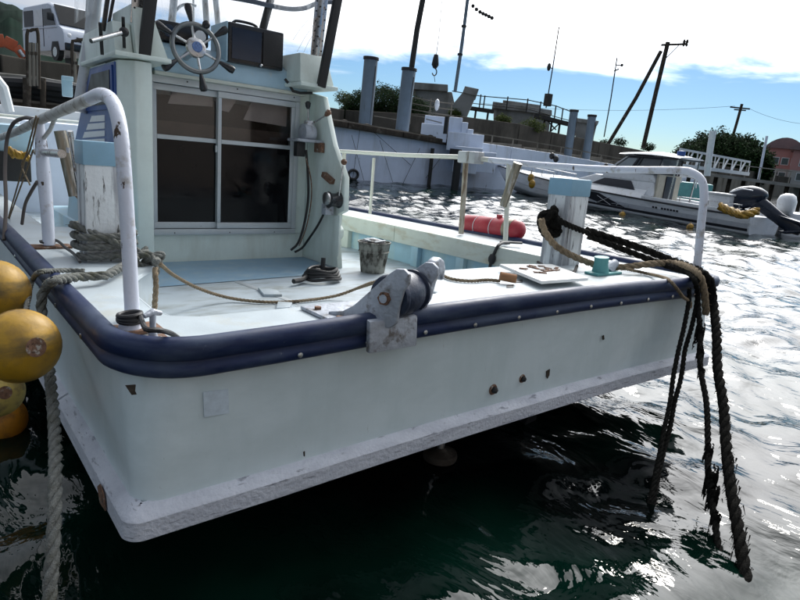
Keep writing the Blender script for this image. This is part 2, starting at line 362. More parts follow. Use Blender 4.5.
wm.polygons.foreach_set('loop_start', np.arange(0, ff.size, 4)); wm.polygons.foreach_set('loop_total', np.full(len(ff), 4)); wm.update(); wm.validate()
wm.shade_smooth()
water = bpy.data.objects.new('water', wm); col.objects.link(water); tag(water, kind='structure')
m = bpy.data.materials.new('sea_water'); m.use_nodes = True; t = m.node_tree; n = t.nodes; l = t.links; b = n['Principled BSDF']
b.inputs['Roughness'].default_value = .03; b.inputs['IOR'].default_value = 1.34
tcn = n.new('ShaderNodeTexCoord')
dz = n.new('ShaderNodeTexNoise'); dz.inputs['Scale'].default_value = .55; dz.inputs['Detail'].default_value = 4; l.new(tcn.outputs['Object'], dz.inputs['Vector'])
cr = n.new('ShaderNodeValToRGB'); cr.color_ramp.elements[0].position = .42; cr.color_ramp.elements[0].color = (.0008, .0016, .0016, 1)
cr.color_ramp.elements[1].position = .6; cr.color_ramp.elements[1].color = (.0014, .014, .009, 1)
l.new(dz.outputs[0], cr.inputs[0]); l.new(cr.outputs[0], b.inputs['Base Color'])
prev = None
for scl, st, ds in ((7, .14, .05), (2.2, .30, .16)):
    z = n.new('ShaderNodeTexNoise'); z.inputs['Scale'].default_value = scl; z.inputs['Detail'].default_value = 4; z.inputs['Distortion'].default_value = .7
    mp = n.new('ShaderNodeMapping'); mp.inputs['Scale'].default_value = (1, .6, 1); mp.inputs['Rotation'].default_value = (0, 0, .5); l.new(tcn.outputs['Object'], mp.inputs[0]); l.new(mp.outputs[0], z.inputs['Vector'])
    bu = n.new('ShaderNodeBump'); bu.inputs['Strength'].default_value = st; bu.inputs['Distance'].default_value = ds; l.new(z.outputs[0], bu.inputs['Height'])
    if prev: l.new(prev.outputs[0], bu.inputs['Normal'])
    prev = bu
l.new(prev.outputs[0], b.inputs['Normal']); wm.materials.append(m)

# ------------------------------------------------------------------ land, sea wall, far things (world frame)
def leafmat(name, a, bcol):
    m = bpy.data.materials.new(name); m.use_nodes = True; t = m.node_tree; n = t.nodes; l = t.links; b = n['Principled BSDF']
    b.inputs['Roughness'].default_value = .9; b.inputs['Specular IOR Level'].default_value = .08
    g = n.new('ShaderNodeNewGeometry'); r = n.new('ShaderNodeMix'); r.data_type = 'RGBA'; l.new(g.outputs['Random Per Island'], r.inputs[0])
    r.inputs[6].default_value = (*a, 1); r.inputs[7].default_value = (*bcol, 1); l.new(r.outputs[2], b.inputs['Base Color']); return m
M_leaf = leafmat('leaves_dark', (.006, .016, .006), (.02, .045, .012))
M_leaf2 = leafmat('leaves_olive', (.03, .05, .015), (.10, .12, .03))
M_bark = mat('bark', (.07, .055, .04), .9)
def clump_tree(name, base, crowns, label, cat='tree', leaf=.12, dens=260, m=None, group=None):
    root = empty(name, base, label, cat, group)
    tr = MB(); base = Vector(base)
    lf = MB()
    for (c, rx, ry, rz) in crowns:
        c = Vector(c)
        mid = base.lerp(c, .5) + Vector((random.uniform(-.1, .1), 0, 0)) * rx
        tr.tube([base, mid, c], [rx * .10, rx * .07, rx * .03], 6)
        for k in range(4):
            e = c + Vector((random.uniform(-.6, .6) * rx, random.uniform(-.6, .6) * ry, random.uniform(-.2, .7) * rz)); tr.tube([mid.lerp(c, .4), e], [rx * .035, rx * .012], 5)
        for i in range(dens):
            # leaf sprays gathered in sub-clumps
            d = Vector((random.gauss(0, 1), random.gauss(0, 1), random.gauss(0, 1))).normalized()
            rr = random.uniform(.45, 1.0) ** .6
            nn = noise.noise(d * 2.3 + c) * .45 + 1
            p = c + Vector((d.x * rx, d.y * ry, d.z * rz)) * rr * nn
            for j in range(3):
                q = p + Vector((random.gauss(0, 1), random.gauss(0, 1), random.gauss(0, 1))) * leaf * 1.1
                u = Vector((random.gauss(0, 1), random.gauss(0, 1), random.gauss(0, 1))).normalized(); w = u.orthogonal().normalized() * leaf * random.uniform(.3, .6); u = u * leaf * random.uniform(.6, 1.2)
                lf.add([q - u, q + w, q + u, q - w], [(0, 1, 2, 3)])
    tr.build('trunk', M_bark, root); lf.build('crown', m or M_leaf, root, smooth=0)
    return root

# mountain
ridge = [(-140, 22), (-60, 8), (0, 2), (12, 4), (22, 8), (30, 15), (42, 21), (60, 32), (85, 44), (140, 62), (240, 100), (330, 128)]
mv = []; nr = 16
rp = []
for i in range(len(ridge) - 1):
    a, b_ = ridge[i], ridge[i + 1]
    for j in range(8): rp.append((a[0] + (b_[0] - a[0]) * j / 8, a[1] + (b_[1] - a[1]) * j / 8))
for (px, py) in rp:
    top = wp(px, py, D=900); foot = wp(px, 120, D=420); foot.z = -2
    for k in range(nr):
        t_ = k / (nr - 1); p = top.lerp(foot, t_); p.z = (top.z) * (1 - t_) ** .8 - 2 * t_
        nz = noise.fractal(p * .012, 1, 2, 6) * 16 * math.sin(PI * min(1, t_ + .08)) + noise.fractal(p * .06, 1, 2, 4) * 2.5
        p += Vector((0, 0, nz)); mv.append(p)
    
mf = [(i * nr + k, (i + 1) * nr + k, (i + 1) * nr + k + 1, i * nr + k + 1) for i in range(len(rp) - 1) for k in range(nr - 1)]
M_hill = mat('wooded_slope', (.008, .018, .013), .95, vary=.5, vscale=.03, bump=1, bscale=.2, spots=[((.012, .022, .018), .02, .55, .08, .95)], spec=0.03)  # slight blue in the green stands in for distance haze
q = MB().add(mv, mf).build('mountain', M_hill, None, smooth=60); tag(q, kind='structure')

# sea wall
WT = [(-160, 40, 22), (-60, 46, 22), (0, 54, 22), (27, 59, 22.5), (72, 64, 23.2), (140, 74, 25), (240, 92, 31), (345, 110, 36), (400, 113, 36), (460, 116, 37), (520, 124, 40), (552, 132, 44), (600, 142, 50), (640, 150, 57), (700, 162, 75), (780, 176, 105), (860, 186, 130)]
wt = [wp(a, b_, D=d) for a, b_, d in WT]
sw = empty('sea_wall', (wt[0].x, wt[0].y, 0), 'long weathered brown concrete sea wall running behind the whole harbour', 'sea wall')
for i in range(len(wt) - 1):
    a, b_ = wt[i], wt[i + 1]; dr = (b_ - a); dr.z = 0; dr.normalize(); nrm = Vector((-dr.y, dr.x, 0)) * .7
    g = dr * .03
    mb = MB(); a2 = a + g; b2 = b_ - g
    lo_a = Vector((a2.x, a2.y, -1.5)); lo_b = Vector((b2.x, b2.y, -1.5))
    mb.prism([lo_a, lo_b, b2, a2], nrm); mb.build('wall_panel', M_seaw, sw, bevel=.04, smooth=0)
    c0 = Vector((0, 0, .12)); f_ = -Vector((-dr.y, dr.x, 0)) * .12
    if i >= 8:
        m2 = MB(); za = a2.z - (a2.z * .36); zb = b2.z - b2.z * .33
        m2.prism([lo_a + f_ * 4, lo_b + f_ * 4, Vector((b2.x, b2.y, zb)) + f_ * 4, Vector((a2.x, a2.y, za)) + f_ * 4], -f_ * 3.9); m2.build('lower_ledge', M_seal, sw, bevel=.03, smooth=0)
# quay surface behind it
mb = MB(); back = [p * 1.0 for p in wt]
vs = []
for i, p in enumerate(wt):
    zz = min(p.z, 3.4) - .35 if i < 7 else p.z - .5
    dirv = Vector((p.x, p.y, 0)).normalized(); vs += [Vector((p.x, p.y, zz)) + dirv * .5, Vector((p.x, p.y, zz)) + dirv * 60]
fs = [(2 * i, 2 * i + 2, 2 * i + 3, 2 * i + 1) for i in range(len(wt) - 1)]
q = MB().add(vs, fs).build('quay_ground', M_asph, None, smooth=0); tag(q, kind='structure')

# quay and shed behind the photographer (seen only in reflections)
mb = MB().box((-14, -9, -1.5), (12, -1.3, .55)); q = mb.build('quay_edge', M_conc, None, bevel=.04, smooth=0); tag(q, kind='structure')

sh = empty('shed', (0, -11, .55), 'tan shed standing behind the quay where the photographer stands', 'shed')
MB().box((-12, -14, .55), (16, -11, 6.5)).build('wall', mat('shed_tan', (.62, .54, .48), .8, vary=.15, vscale=.4), sh, smooth=0)
for x in (-8, -2, 4, 10): MB().box((x, -10.98, 1.0), (x + 2.2, -10.94, 4.2)).build('door', M_timber, sh, smooth=0)
MB().box((-12.5, -14.5, 6.505), (16.5, -10.3, 6.7)).build('roof', M_timber, sh, smooth=0)
# ---- pale barge hull with timber beam
def Y2(px, py): return wp(px, py, Y=22.5)
br = empty('barge', (16, 22.5, 0), 'long pale blue-white barge side with dark timber beam along its top, beyond the starboard rail', 'barge')
tp = [Y2(255, 108), Y2(345, 122.5), Y2(400, 132), Y2(458, 142.5)]
o1 = [Vector((tp[0].x, 22.5, -.6))] + [Vector((p.x, 22.5, p.z - .12)) for p in tp] + [Vector((tp[-1].x, 22.5, -.6))]
MB().prism(o1, (0, 2.2, 0)).build('hull', M_whull, br, smooth=0)
for i in range(3):
    MB().bar(tp[i] + Vector((.02, -.12, -.10)), tp[i + 1] + Vector((-.02, -.12, -.10)), .3, .24).build('rubbing_beam', M_timber, br, bevel=.03)
mb = MB()
for i in range(3): mb.bar(tp[i] + Vector((0, .2, .05)), tp[i + 1] + Vector((0, .2, .05)), .5, .06)
mb.build('deck_edge', M_seal, br)
for i in range(30):
    px = 262 + i * 7 + random.uniform(-2, 2); p = Y2(px, 108 + (px - 255) * .17 - 1); s_ = random.uniform(.05, .16)
    if i % 3 == 0: MB().ball(p + Vector((0, .1, .02)), s_, 8, 1.4, 1, .7).build('deck_clutter', M_timber, br)
mb = MB()
for a, b_ in (((350, 135), (363, 180)), ((378, 140), (392, 182)), ((418, 148), (400, 188)), ((358, 130), (352, 178)), ((372, 132), (410, 165)), ((440, 156), (425, 178))):
    mb.tube([Y2(*a) - Vector((0, .14, 0)), Y2(*b_) - Vector((0, .06, 0))], .010, 5)
mb.build('mooring_wire', M_pole, br)
a = Y2(430, 148); MB().cyl(Vector((a.x, 22.3, a.z)), Vector((a.x, 22.3, -.5)), .09).build('standpipe', M_pole, br)
a = Y2(352, 178); MB().tube([Vector((a.x + .25 * math.cos(t_), 22.42, .28 + .2 * math.sin(t_))) for t_ in np.linspace(0, 2 * PI, 17)[:-1]], .06, 8, closed=True).build('tyre', M_black, br)

# ---- stepped white pier head and low white pontoon going right
def up_face(a, b_, zt, dep=1.0, zb=None):
    """slab standing from a to b_ (base points) with top zt, going back dep"""
    d = (b_ - a); d.z = 0; d.normalize(); nn = Vector((-d.y, d.x, 0)); nn = nn if nn.y > 0 else -nn
    zb = a.z if zb is None else zb
    return [Vector((a.x, a.y, zb)), Vector((b_.x, b_.y, zb)), Vector((b_.x, b_.y, zt)), Vector((a.x, a.y, zt))], nn * dep
ph = empty('pier_head', (21.6, 23, 0), 'white stepped block with dark bollards at the end of the barge', 'pier head')
for (x0, y0, x1, y1, d, dep) in ((424, 116, 446, 127, 30.6, 1.0), (447, 117, 460, 140, 30.3, 1.2), (460, 122, 466, 141, 30.2, 1.2), (466, 129, 472, 142, 30.1, 1.2), (420, 124, 446, 140, 30.0, 1.4), (446, 133, 482, 150, 29.9, 2.0), (452, 147, 476, 172, 29.3, 2.0), (476, 152, 494, 172, 29.4, 2.0)):
    a = wp(x0, y1, D=d); b_ = wp(x1, y1 + (x1 - x0) * .1, D=d); zt = wp((x0 + x1) / 2, y0, D=d).z
    P, e = up_face(a, b_, zt, dep); MB().prism(P, e).build('block', M_whull, ph, bevel=.03, smooth=0)
a = wp(456, 152, D=28.8); b_ = wp(482, 156, D=28.8); P, e = up_face(a, b_, wp(468, 147, D=28.8).z, 2); MB().prism(P, e).build('step_slab', M_whull, ph, bevel=.03, smooth=0)
for (x, y0, y1, w) in ((456, 149, 160, .28), (458, 160, 190, .18), (447, 117, 134, .10)):
    a = wp(x, y0, D=28.8); b_ = wp(x - 1, y1, D=28.8); MB().cyl(Vector((a.x, a.y, a.z)), Vector((a.x, a.y, b_.z)), w).build('fender_post', M_black, ph)
for (x, y) in ((422, 126), (424, 130), (424, 134), (426, 119)):
    a = wp(x, y, D=30.2); b_ = wp(x + 16, y + 4, D=30.2); MB().bar(a, b_, .05, .05).build('rail_bar', M_conc, ph)

pn = empty('pontoon', (26, 23, 0), 'low white pontoon wall with thin handrail behind the motorboat bow', 'pontoon')
PT = [(470, 141, 31), (512, 147, 33), (560, 154.5, 36), (600, 162, 39), (640, 169, 43), (700, 180, 50)]
pt = [wp(a, b_, D=d) for a, b_, d in PT]
for i in range(len(pt) - 1):
    a, b_ = pt[i], pt[i + 1]; dv = (b_ - a).normalized() * .03; a = a + dv; b_ = b_ - dv
    MB().prism([Vector((a.x, a.y, -.5)), Vector((b_.x, b_.y, -.5)), b_, a], Vector((-.3, 2, 0))).build('wall_panel', M_whull, pn, bevel=.03, smooth=0)
    MB().bar(a + Vector((0, 0, .42)), b_ + Vector((0, 0, .42)), .05).build('handrail', M_seal, pn)
    for k in range(2):
        c = a.lerp(b_, k / 2); MB().bar(c, c + Vector((0, 0, .42)), .05).build('rail_post', M_seal, pn)
for (x, y) in ((552, 156), (556, 159), (606, 166)):
    a = wp(x, y, D=31.5 if x < 600 else 38); MB().ball(a, .17, 10, 1, .7, 1).build('tyre_fender', M_black, pn)

# ---- piles
def pile(px, py0, px1, py1, w, D, label, cap=True):
    a = wp(px, py0, D=D); b_ = wp(px1, py1, D=D); r = w / 2 * D / 600
    root = empty('mooring_pile', (b_.x, b_.y, -1), label, 'pile', 'steel piles')
    MB().cyl(Vector((b_.x, b_.y, -1.2)), a, r, n=20).build('shaft', M_pile, root)
    d = (a - Vector((b_.x, b_.y, -1.2))).normalized()
    MB().cyl(a + d * .005, a + d * .14, r * 1.14, n=20).build('cap', M_black, root, bevel=.01)
    MB().bar(b_ + Vector((r * .2, -r * 1.02, .1)), a + Vector((r * .2, -r * 1.02, -.3)), .03, .03).build('conduit', M_timber, root)
pile(371, 60, 364, 127, 13, 32, 'blue-grey steel pile standing alone just right of the boat cabin')
pile(409, 71, 400, 132, 13, 32, 'blue-grey steel pile with a tall dark pole rising from it')
pile(574, 112, 569, 152, 7.5, 41, 'thin far steel pile, left one of the pair behind the pontoon')
pile(592, 117, 587, 158, 7.5, 42, 'thin far steel pile, right one of the pair behind the pontoon')
def pole(name, pts, D, r, label, cat, m=None, extra=None):
    P = [wp(a, b_, D=D) for a, b_ in pts]; root = empty(name, P[-1], label, cat)
    MB().tube(P, r, 10).build('shaft', m or M_pole, root)
    return root, P
r_, P = pole('dark_pole', [(425, -12), (417, 30), (411, 72)], 32, .14, 'tall dark pole rising out of the second steel pile', 'pole')
r_, P = pole('radio_mast', [(469, -12), (462, 44), (455, 92)], 40, .11, 'tall grey mast beside the tilted concrete block', 'mast', M_pile)
for f_ in (.35, .62): MB().cyl(P[0].lerp(P[2], f_), P[0].lerp(P[2], f_ + .02), .16).build('collar', M_pole, r_)
# float line from the mast top
fl = empty('float_line', wp(470, 3, D=40), 'sagging line of small dark floats hanging from the mast top', 'float line')
fp = smoothpath([wp(467, -4, D=40), wp(473, 6, D=40), wp(480, 12, D=40), (wp(486, 15, D=40)), wp(492, 18, D=40)], .2)
MB().tube(fp, .015, 5).build('line', M_pole, fl)
for i in range(3, len(fp), max(1, len(fp) // 8)): MB().ball(fp[i], .12, 8).build('float', M_pole, fl)
r_, P = pole('crane_hook', [(443, -12), (439, 35), (436, 57)], 30, .015, 'small crane hook hanging on a thin wire over the grey concrete', 'hook')
h0 = wp(436, 57, D=30); mb = MB(); mb.lathe([(0, .15), (.10, .1), (.14, -.1), (.17, -.35), (.08, -.5), (0, -.5)], h0, 10); mb.build('hook_block', M_black, r_)
MB().tube([h0 + Vector((.14 * math.sin(t_), 0, -.66 + .16 * math.cos(t_))) for t_ in np.linspace(0, 4.3, 9)], .03, 6).build('hook', M_black, r_)
MB().tube([h0 + Vector((0, 0, -.8)), wp(435, 82, D=30)], .012, 4).build('tag_line', M_pole, r_)
r_, P = pole('whip_antenna', [(559, 27), (553, 66), (546, 108)], 55, .05, 'thin whip antenna with small instrument halfway up, above the walkway', 'antenna')
a = wp(549, 67, D=55); MB().ball(a, .28, 8, .6, .6, 1.2).build('instrument', M_pole, r_); MB().bar(a, wp(553, 69, D=55), .06).build('bracket', M_pole, r_)
a = wp(548, 100, D=55); MB().box(a - Vector((.25, .25, .5)), a + Vector((.25, .25, .5))).build('control_box', M_pole, r_, bevel=.03)
r_, P = pole('wind_vane_mast', [(617, 58), (611, 98), (604, 137)], 70, .06, 'thin mast topped by a wind vane left of the utility pole', 'mast')
a = wp(616, 66, D=70); MB().bar(a - Vector((.5, .4, 0)), a + Vector((.4, -.3, .1)), .09).build('vane_arm', M_pole, r_); MB().ball(a + Vector((.5, -.35, .15)), .16, 8).build('cup', M_pole, r_)
MB().bar(wp(614, 71, D=70), wp(619, 69, D=70), .12).build('cross_arm', M_pole, r_)

# utility poles and wires
up, P = pole('utility_pole', [(668, 42), (656, 92), (643, 148)], 62, .19, 'tall leaning utility pole with a single crossarm to the right', 'utility pole', M_timber)
a = wp(661, 45, D=62); b_ = wp(687, 44, D=62); MB().bar(a, b_, .16, .16).build('cross_arm', M_timber, up)
MB().bar(wp(666, 58, D=62), wp(679, 45, D=62), .07).build('arm_brace', M_timber, up)
for x in (684, 687): c = wp(x, 43, D=62); MB().lathe([(.05, -.3), (.13, -.15), (.08, -.05), (.14, .1), (.06, .3), (0, .32)], c, 8).build('insulator', M_timber, up)
c = wp(664, 50, D=62)
st_, P2 = pole('strut_pole', [(661, 51), (636, 98), (607, 146)], 62.6, .17, 'leaning strut pole propped against the utility pole', 'pole', M_timber)
u2, P3 = pole('utility_pole', [(742, 104), (737, 122), (730, 146)], 120, .22, 'small distant utility pole with short crossarm above the dark trees', 'utility pole', M_timber)
MB().bar(wp(730, 107, D=120), wp(750, 109, D=120), .22).build('cross_arm', M_timber, u2)
MB().bar(wp(734, 109.5, D=120), wp(746, 110.5, D=120), .2).build('cross_arm', M_timber, u2)
for i, (A_, B2) in enumerate((((480, 103), (735, 106)), ((748, 108), (840, 124)))):
    p0 = wp(*A_, D=118); p1 = wp(*B2, D=120); pts = [p0.lerp(p1, k / 12) - Vector((0, 0, 1.0 * 4 * (k / 12) * (1 - k / 12))) for k in range(13)]
    o = MB().tube(pts, .028, 4).build('power_line', M_pole, None); tag(o, ['thin power line running left from the distant pole', 'thin power line running right from the distant pole over the pink houses'][i], 'power line', 'power lines')

# ---- concrete blocks on the quay
def slabpx(name, quad, D, dep, m, parent, bevel=.04):
    P = [wp(x, y, D=D) for x, y in quad]; d = Vector((P[0].x, P[0].y, 0)).normalized() * dep
    return MB().prism(P, d).build(name, m, parent, bevel=bevel, smooth=0)
cb = empty('concrete_block', wp(434, 112, D=44), 'broad grey concrete block with a lipped top, behind the steel piles', 'concrete block')
slabpx('body', [(416, 90), (452, 92), (458, 118), (408, 118)], 44, 5, M_conc, cb)
slabpx('rim', [(413, 82), (448, 84.5), (448, 91.5), (412, 89)], 43.6, 6, M_conc, cb)
cb2 = empty('concrete_block', wp(462, 116, D=42), 'grey concrete block tilted like a chimney beside the tall mast', 'concrete block')
slabpx('body', [(463, 92), (476, 95.5), (465, 121), (450, 118), (453, 104)], 42, 3, M_conc, cb2)
slabpx('rim', [(465, 86), (479, 89), (476.6, 96), (462.5, 92.5)], 41.8, 3.4, M_conc, cb2)
cb3 = empty('concrete_block', wp(522, 126, D=52), 'wide low concrete block under the walkway railings, stepped flat top', 'concrete block')
slabpx('body', [(494, 107), (551, 114), (548, 140), (494, 128)], 52, 5, M_conc, cb3)
slabpx('rim', [(493, 101.5), (497, 102), (552, 110), (552, 115), (492, 108)], 51.6, 6, M_conc, cb3)
slabpx('top_slab', [(503, 100), (512, 101), (540, 105), (541, 108.8), (503, 103.4)], 52.2, 4, M_conc, cb3)
cb4 = empty('concrete_block', wp(586, 140, D=50), 'grey concrete block tapering downward behind the pair of thin piles', 'concrete block')
slabpx('body', [(575, 121), (597, 124.5), (590, 152), (577, 150)], 50, 4, M_conc, cb4)
slabpx('rim', [(574, 117.5), (599, 121), (597.6, 125), (574, 121.6)], 49.7, 4.4, M_conc, cb4)
wk = empty('walkway', wp(520, 115, D=47), 'dark steel walkway with thin railings between the concrete blocks', 'walkway')
def wb(name, pts, D, r, m=M_pole, par=None): MB().tube([wp(a, b_, D=D) for a, b_ in pts], r, 5).build(name, m, par or wk)
wb('handrail', [(452, 91), (480, 96), (528, 100), (556, 106), (572, 112)], 47, .035)
wb('handrail', [(470, 103), (497, 106), (528, 109), (560, 118), (575, 122)], 47, .03)
slabpx('deck', [(470, 106), (494, 109.5), (494, 112.5), (470, 109)], 47, 1.5, M_pole, wk, 0)
slabpx('deck', [(534, 113), (574, 123), (574, 126.5), (534, 117)], 47, 1.5, M_pole, wk, 0)
for x, y in ((472, 96), (481, 96), (485, 97), (508, 98), (528, 100), (541, 103), (556, 107), (563, 110), (571, 113)):
    wb('post', [(x, y - 1.5), (x - 1.8, y + 12)], 47, .05)
for x, y in ((476, 110), (488, 113), (545, 117), (552, 120), (560, 122)): wb('leg', [(x, y), (x - 2, y + 14)], 47.5, .08)
for a_, b2 in (((545, 118), (556, 130)), ((562, 121), (550, 132))): wb('brace', [a_, b2], 47.5, .05)
rf = empty('railing', wp(430, 118, D=34), 'pale horizontal pipe railings left of the white stepped block', 'railing')
for (y0, y1) in ((97, 104), (103, 110), (109, 116), (115, 121)): wb('rail', [(410, y0), (432, (y0 + y1) / 2 + .5), (454, y1)], 34, .03, M_seal, rf)
for x in (412, 431, 452): wb('post', [(x, 95 + (x - 410) * .16), (x - 2, 124)], 34, .035, M_seal, rf)
wb('rail', [(374, 116), (410, 122)], 34, .03, M_seal, rf)
a = wp(437, 105, D=33.8); MB().ball(a, .2, 8, .7, .7, 1.6).build('life_ring_case', M_white, rf)

# ---- vegetation
clump_tree('dense_bush', wp(375, 125, D=40), [(wp(362, 108, D=40), 1.3, 1.2, 1.0), (wp(380, 103, D=40.5), 1.5, 1.3, 1.2), (wp(396, 106, D=40), 1.4, 1.3, 1.1), (wp(412, 110, D=40), 1.2, 1.2, .8), (wp(352, 114, D=40), .8, .8, .6)], 'dark green bush growing between the two nearest steel piles', 'bush', .075, 2600)
for (x, y, w_, lb) in ((345, 98, 7, 'small pale bush showing at the cabin edge'), (503, 119, 5, 'yellow-green shrub growing against the wide low concrete block'), (533, 125, 8, 'low shrub trailing over the sea wall left of the thin piles'), (455, 113, 4, 'small green shrub under the tilted concrete block')):
    D = 42; r = w_ * D / 600
    clump_tree('shrub', wp(x, y + w_ * .9, D=D), [(wp(x - w_ * .4, y, D=D), r, r, r * .8), (wp(x + w_ * .5, y + 1.5, D=D), r * .9, r, r * .7)], lb, 'shrub', .07, 260, M_leaf2)
for k, (x, y, w_, lb) in enumerate(((703, 152, 17, 'dark rounded tree left of the distant pole'), (722, 149, 17, 'tallest dark tree directly under the distant pole'), (740, 154, 17, 'dark tree right of the distant pole'), (753, 160, 10, 'low dark tree next to the pink houses'), (688, 156, 9, 'small dark tree behind the motorboat roof'))):
    D = 105 - 3 * k; r = w_ * D / 600
    b_ = wp(x - 2, y + 26, D=D)
    clump_tree('tree', b_, [(wp(x, y + 2, D=D), r * 1.15, r, r * .95), (wp(x - w_ * .5, y + 6, D=D), r * .7, r, r * .6), (wp(x + w_ * .5, y + 7, D=D), r * .7, r, r * .6), (wp(x, y + 14, D=D), r * 1.1, r, r * .7)], lb, 'tree', .26, 2200, group='trees on the far shore')
for k, (x, y) in enumerate(((620, 140), (648, 145), (605, 142))):
    D = 95; r = 5 * D / 600
    clump_tree('shrub', wp(x, y + 10, D=D), [(wp(x, y + 2, D=D), r, r, r * .6)], ['tiny bush topping the sea wall beside the strut pole', 'tiny bush topping the sea wall at the foot of the utility pole', 'tiny bush topping the sea wall left of the strut pole'][k], 'shrub', .15, 220)

# far shore land strip
fs_ = MB(); A1 = wp(560, 176, D=115); B1 = wp(900, 200, D=150)
fs_.prism([Vector((A1.x, A1.y, -1)), Vector((B1.x, B1.y, -1)), Vector((B1.x, B1.y, 1.5)), Vector((A1.x, A1.y, 1.5))], Vector((90, 60, 0)))
tag(fs_.build('far_shore', M_seal, None, smooth=0), kind='structure')
# pink houses
M_pink = mat('pink_wall', (.48, .24, .22), .8, vary=.1, vscale=.3); M_pale = mat('pale_wall', (.42, .40, .38), .8, vary=.1, vscale=.3)
M_roofg = mat('roof_grey_red', (.20, .13, .13), .7, vary=.15, vscale=.5); M_dwin = mat('far_window', (.03, .04, .05), .15)
for k, (x0, x1, yt, yb, D) in enumerate(((760, 792, 147, 183, 118), (785, 830, 149, 186, 108))):
    lb = ['pink and cream house with curved roof behind the dark trees', 'second pink house cut by the picture edge, nearer and larger'][k]
    a = wp(x0, yb, D=D); b_ = wp(x1, yb + (x1 - x0) * .1, D=D); zt = wp(x0, yt, D=D).z; zm = a.z + (zt - a.z) * .45
    hs = empty('house', (a.x, a.y, a.z), lb, 'house', 'pink houses')
    b_.z = a.z; P, e = up_face(a, b_, zt, 9); P2_ = [Vector((p.x, p.y, zm if p.z > zm else p.z)) for p in P]
    MB().prism(P2_, e).build('lower_wall', M_pale, hs, smooth=0)
    P3_ = [Vector((p.x, p.y, zm + .01 if p.z < zm else p.z)) for p in P]; MB().prism(P3_, e * .99).build('upper_wall', M_pink, hs, smooth=0)
    wd = (b_ - a).length; ux = (b_ - a).normalized(); ey = e.normalized()
    prof = [a - ux * .5 + Vector((0, 0, zt - a.z)) - ey * .5]
    for j in range(9):
        t_ = j / 8; prof.append(a + ux * (-.5 + (wd + 1) * t_) - ey * .5 + Vector((0, 0, zt - a.z + .25 + 1.5 * math.sin(PI * t_) ** .8)))
    prof.append(a + ux * (wd + .5) + Vector((0, 0, zt - a.z)) - ey * .5)
    MB().prism(prof, e * 1.1).build('roof', M_roofg, hs, smooth=0)
    for j in range(3):
        for lv, zz in ((0, a.z + .9), (1, zm + .6)):
            c = a + ux * wd * (.18 + .3 * j); c.z = zz
            w_ = MB().prism([c - ey * .06, c + ux * 1.1 - ey * .06, c + ux * 1.1 + Vector((0, 0, 1.2)) - ey * .06, c + Vector((0, 0, 1.2)) - ey * .06], ey * .05).build('window', M_white, hs, smooth=0)
            c2 = c + ux * .1 + Vector((0, 0, .1)) - ey * .075; MB().prism([c2, c2 + ux * .9, c2 + ux * .9 + Vector((0, 0, 1)), c2 + Vector((0, 0, 1))], ey * .01).build('pane', M_dwin, w_, smooth=0)
# gangway
gw = empty('gangway', wp(715, 172, D=40), 'white gangway with zigzag side bracing behind the motorboat cabin', 'gangway')
tp0 = wp(680, 149, D=40); tp1 = wp(750, 162, D=44); bt0 = wp(677, 165, D=40); bt1 = wp(748, 174, D=44)
MB().bar(tp0, tp1, .12).build('top_rail', M_white, gw); MB().bar(bt0, bt1, .22, .2).build('deck_beam', M_white, gw)
for i in range(9):
    MB().bar(bt0.lerp(bt1, i / 8), tp0.lerp(tp1, min(1, (i + .5) / 8)), .07).build('brace', M_white, gw); MB().bar(bt0.lerp(bt1, i / 8), tp0.lerp(tp1, i / 8), .07).build('upright', M_white, gw)
MB().bar(bt0 + Vector((1, 1, 0)), bt1 + Vector((1, 1, 0)), 1.6, .1).build('walkway_deck', M_conc, gw)
r_, P = pole('white_post', [(713, 131), (710, 150), (707, 176)], 36, .16, 'white tapering post standing in front of the gangway', 'post', M_white)
MB().bar(wp(709.5, 134, D=36), wp(716, 135, D=36), .1).build('top_light', M_white, r_)
r_, P = pole('thin_post', [(767, 136), (763, 156), (758, 182)], 48, .08, 'thin grey post left of the pink houses', 'post', M_whull)
pr = empty('landing_stage', wp(740, 184, D=42), 'long grey landing stage with dark piles, right of the gangway', 'landing stage')
a = wp(690, 172, D=44); b_ = wp(850, 193, D=44); MB().bar(a, b_, 2.6, .18).build('deck', M_conc, pr)
for i in range(12):
    c = a.lerp(b_, i / 11); MB().cyl(c - Vector((0, 0, 0.1)), Vector((c.x, c.y, -1)), .13, n=8).build('support_pile', M_timber, pr)
    MB().bar(c + Vector((0, 0, .1)), c + Vector((0, 0, .8)), .05).build('rail_post', M_conc, pr)
MB().bar(a + Vector((0, 0, .8)), b_ + Vector((0, 0, .8)), .05).build('handrail', M_conc, pr)

# ------------------------------------------------------------------ motorboat beyond the starboard rail
S0 = wp(744, 234, Z=0); BW = wp(517, 193, Z=0); u_ = (BW - S0).normalized(); nrm_ = Vector((u_.y, -u_.x, 0))
stern_c = S0 + nrm_ * .98; bow_c = S0 + u_ * 13.9; ax = (bow_c - stern_c).normalized(); LB = (bow_c - stern_c).length
mbt = empty('motorboat', (stern_c.x, stern_c.y, 0), 'white cabin motorboat with dark X graphic and black outboard tilted up', 'motorboat', rz=math.atan2(ax.y, ax.x))
ST = [(0, 1.30, .64), (2, 1.38, .66), (4.5, 1.42, .72), (7, 1.38, .82), (9, 1.22, .95), (10.8, .95, 1.08), (12.3, .58, 1.22), (13.3, .25, 1.30), (LB, .03, 1.36)]
KE = [-.30, -.30, -.30, -.28, -.24, -.16, .05, .55, 1.25]
def hbz(x):
    xs = [s[0] for s in ST]; return np.interp(x, xs, [s[1] for s in ST]), np.interp(x, xs, [s[2] for s in ST]), np.interp(x, xs, KE)
mbt.scale = (1, .75, .89)
secs = []
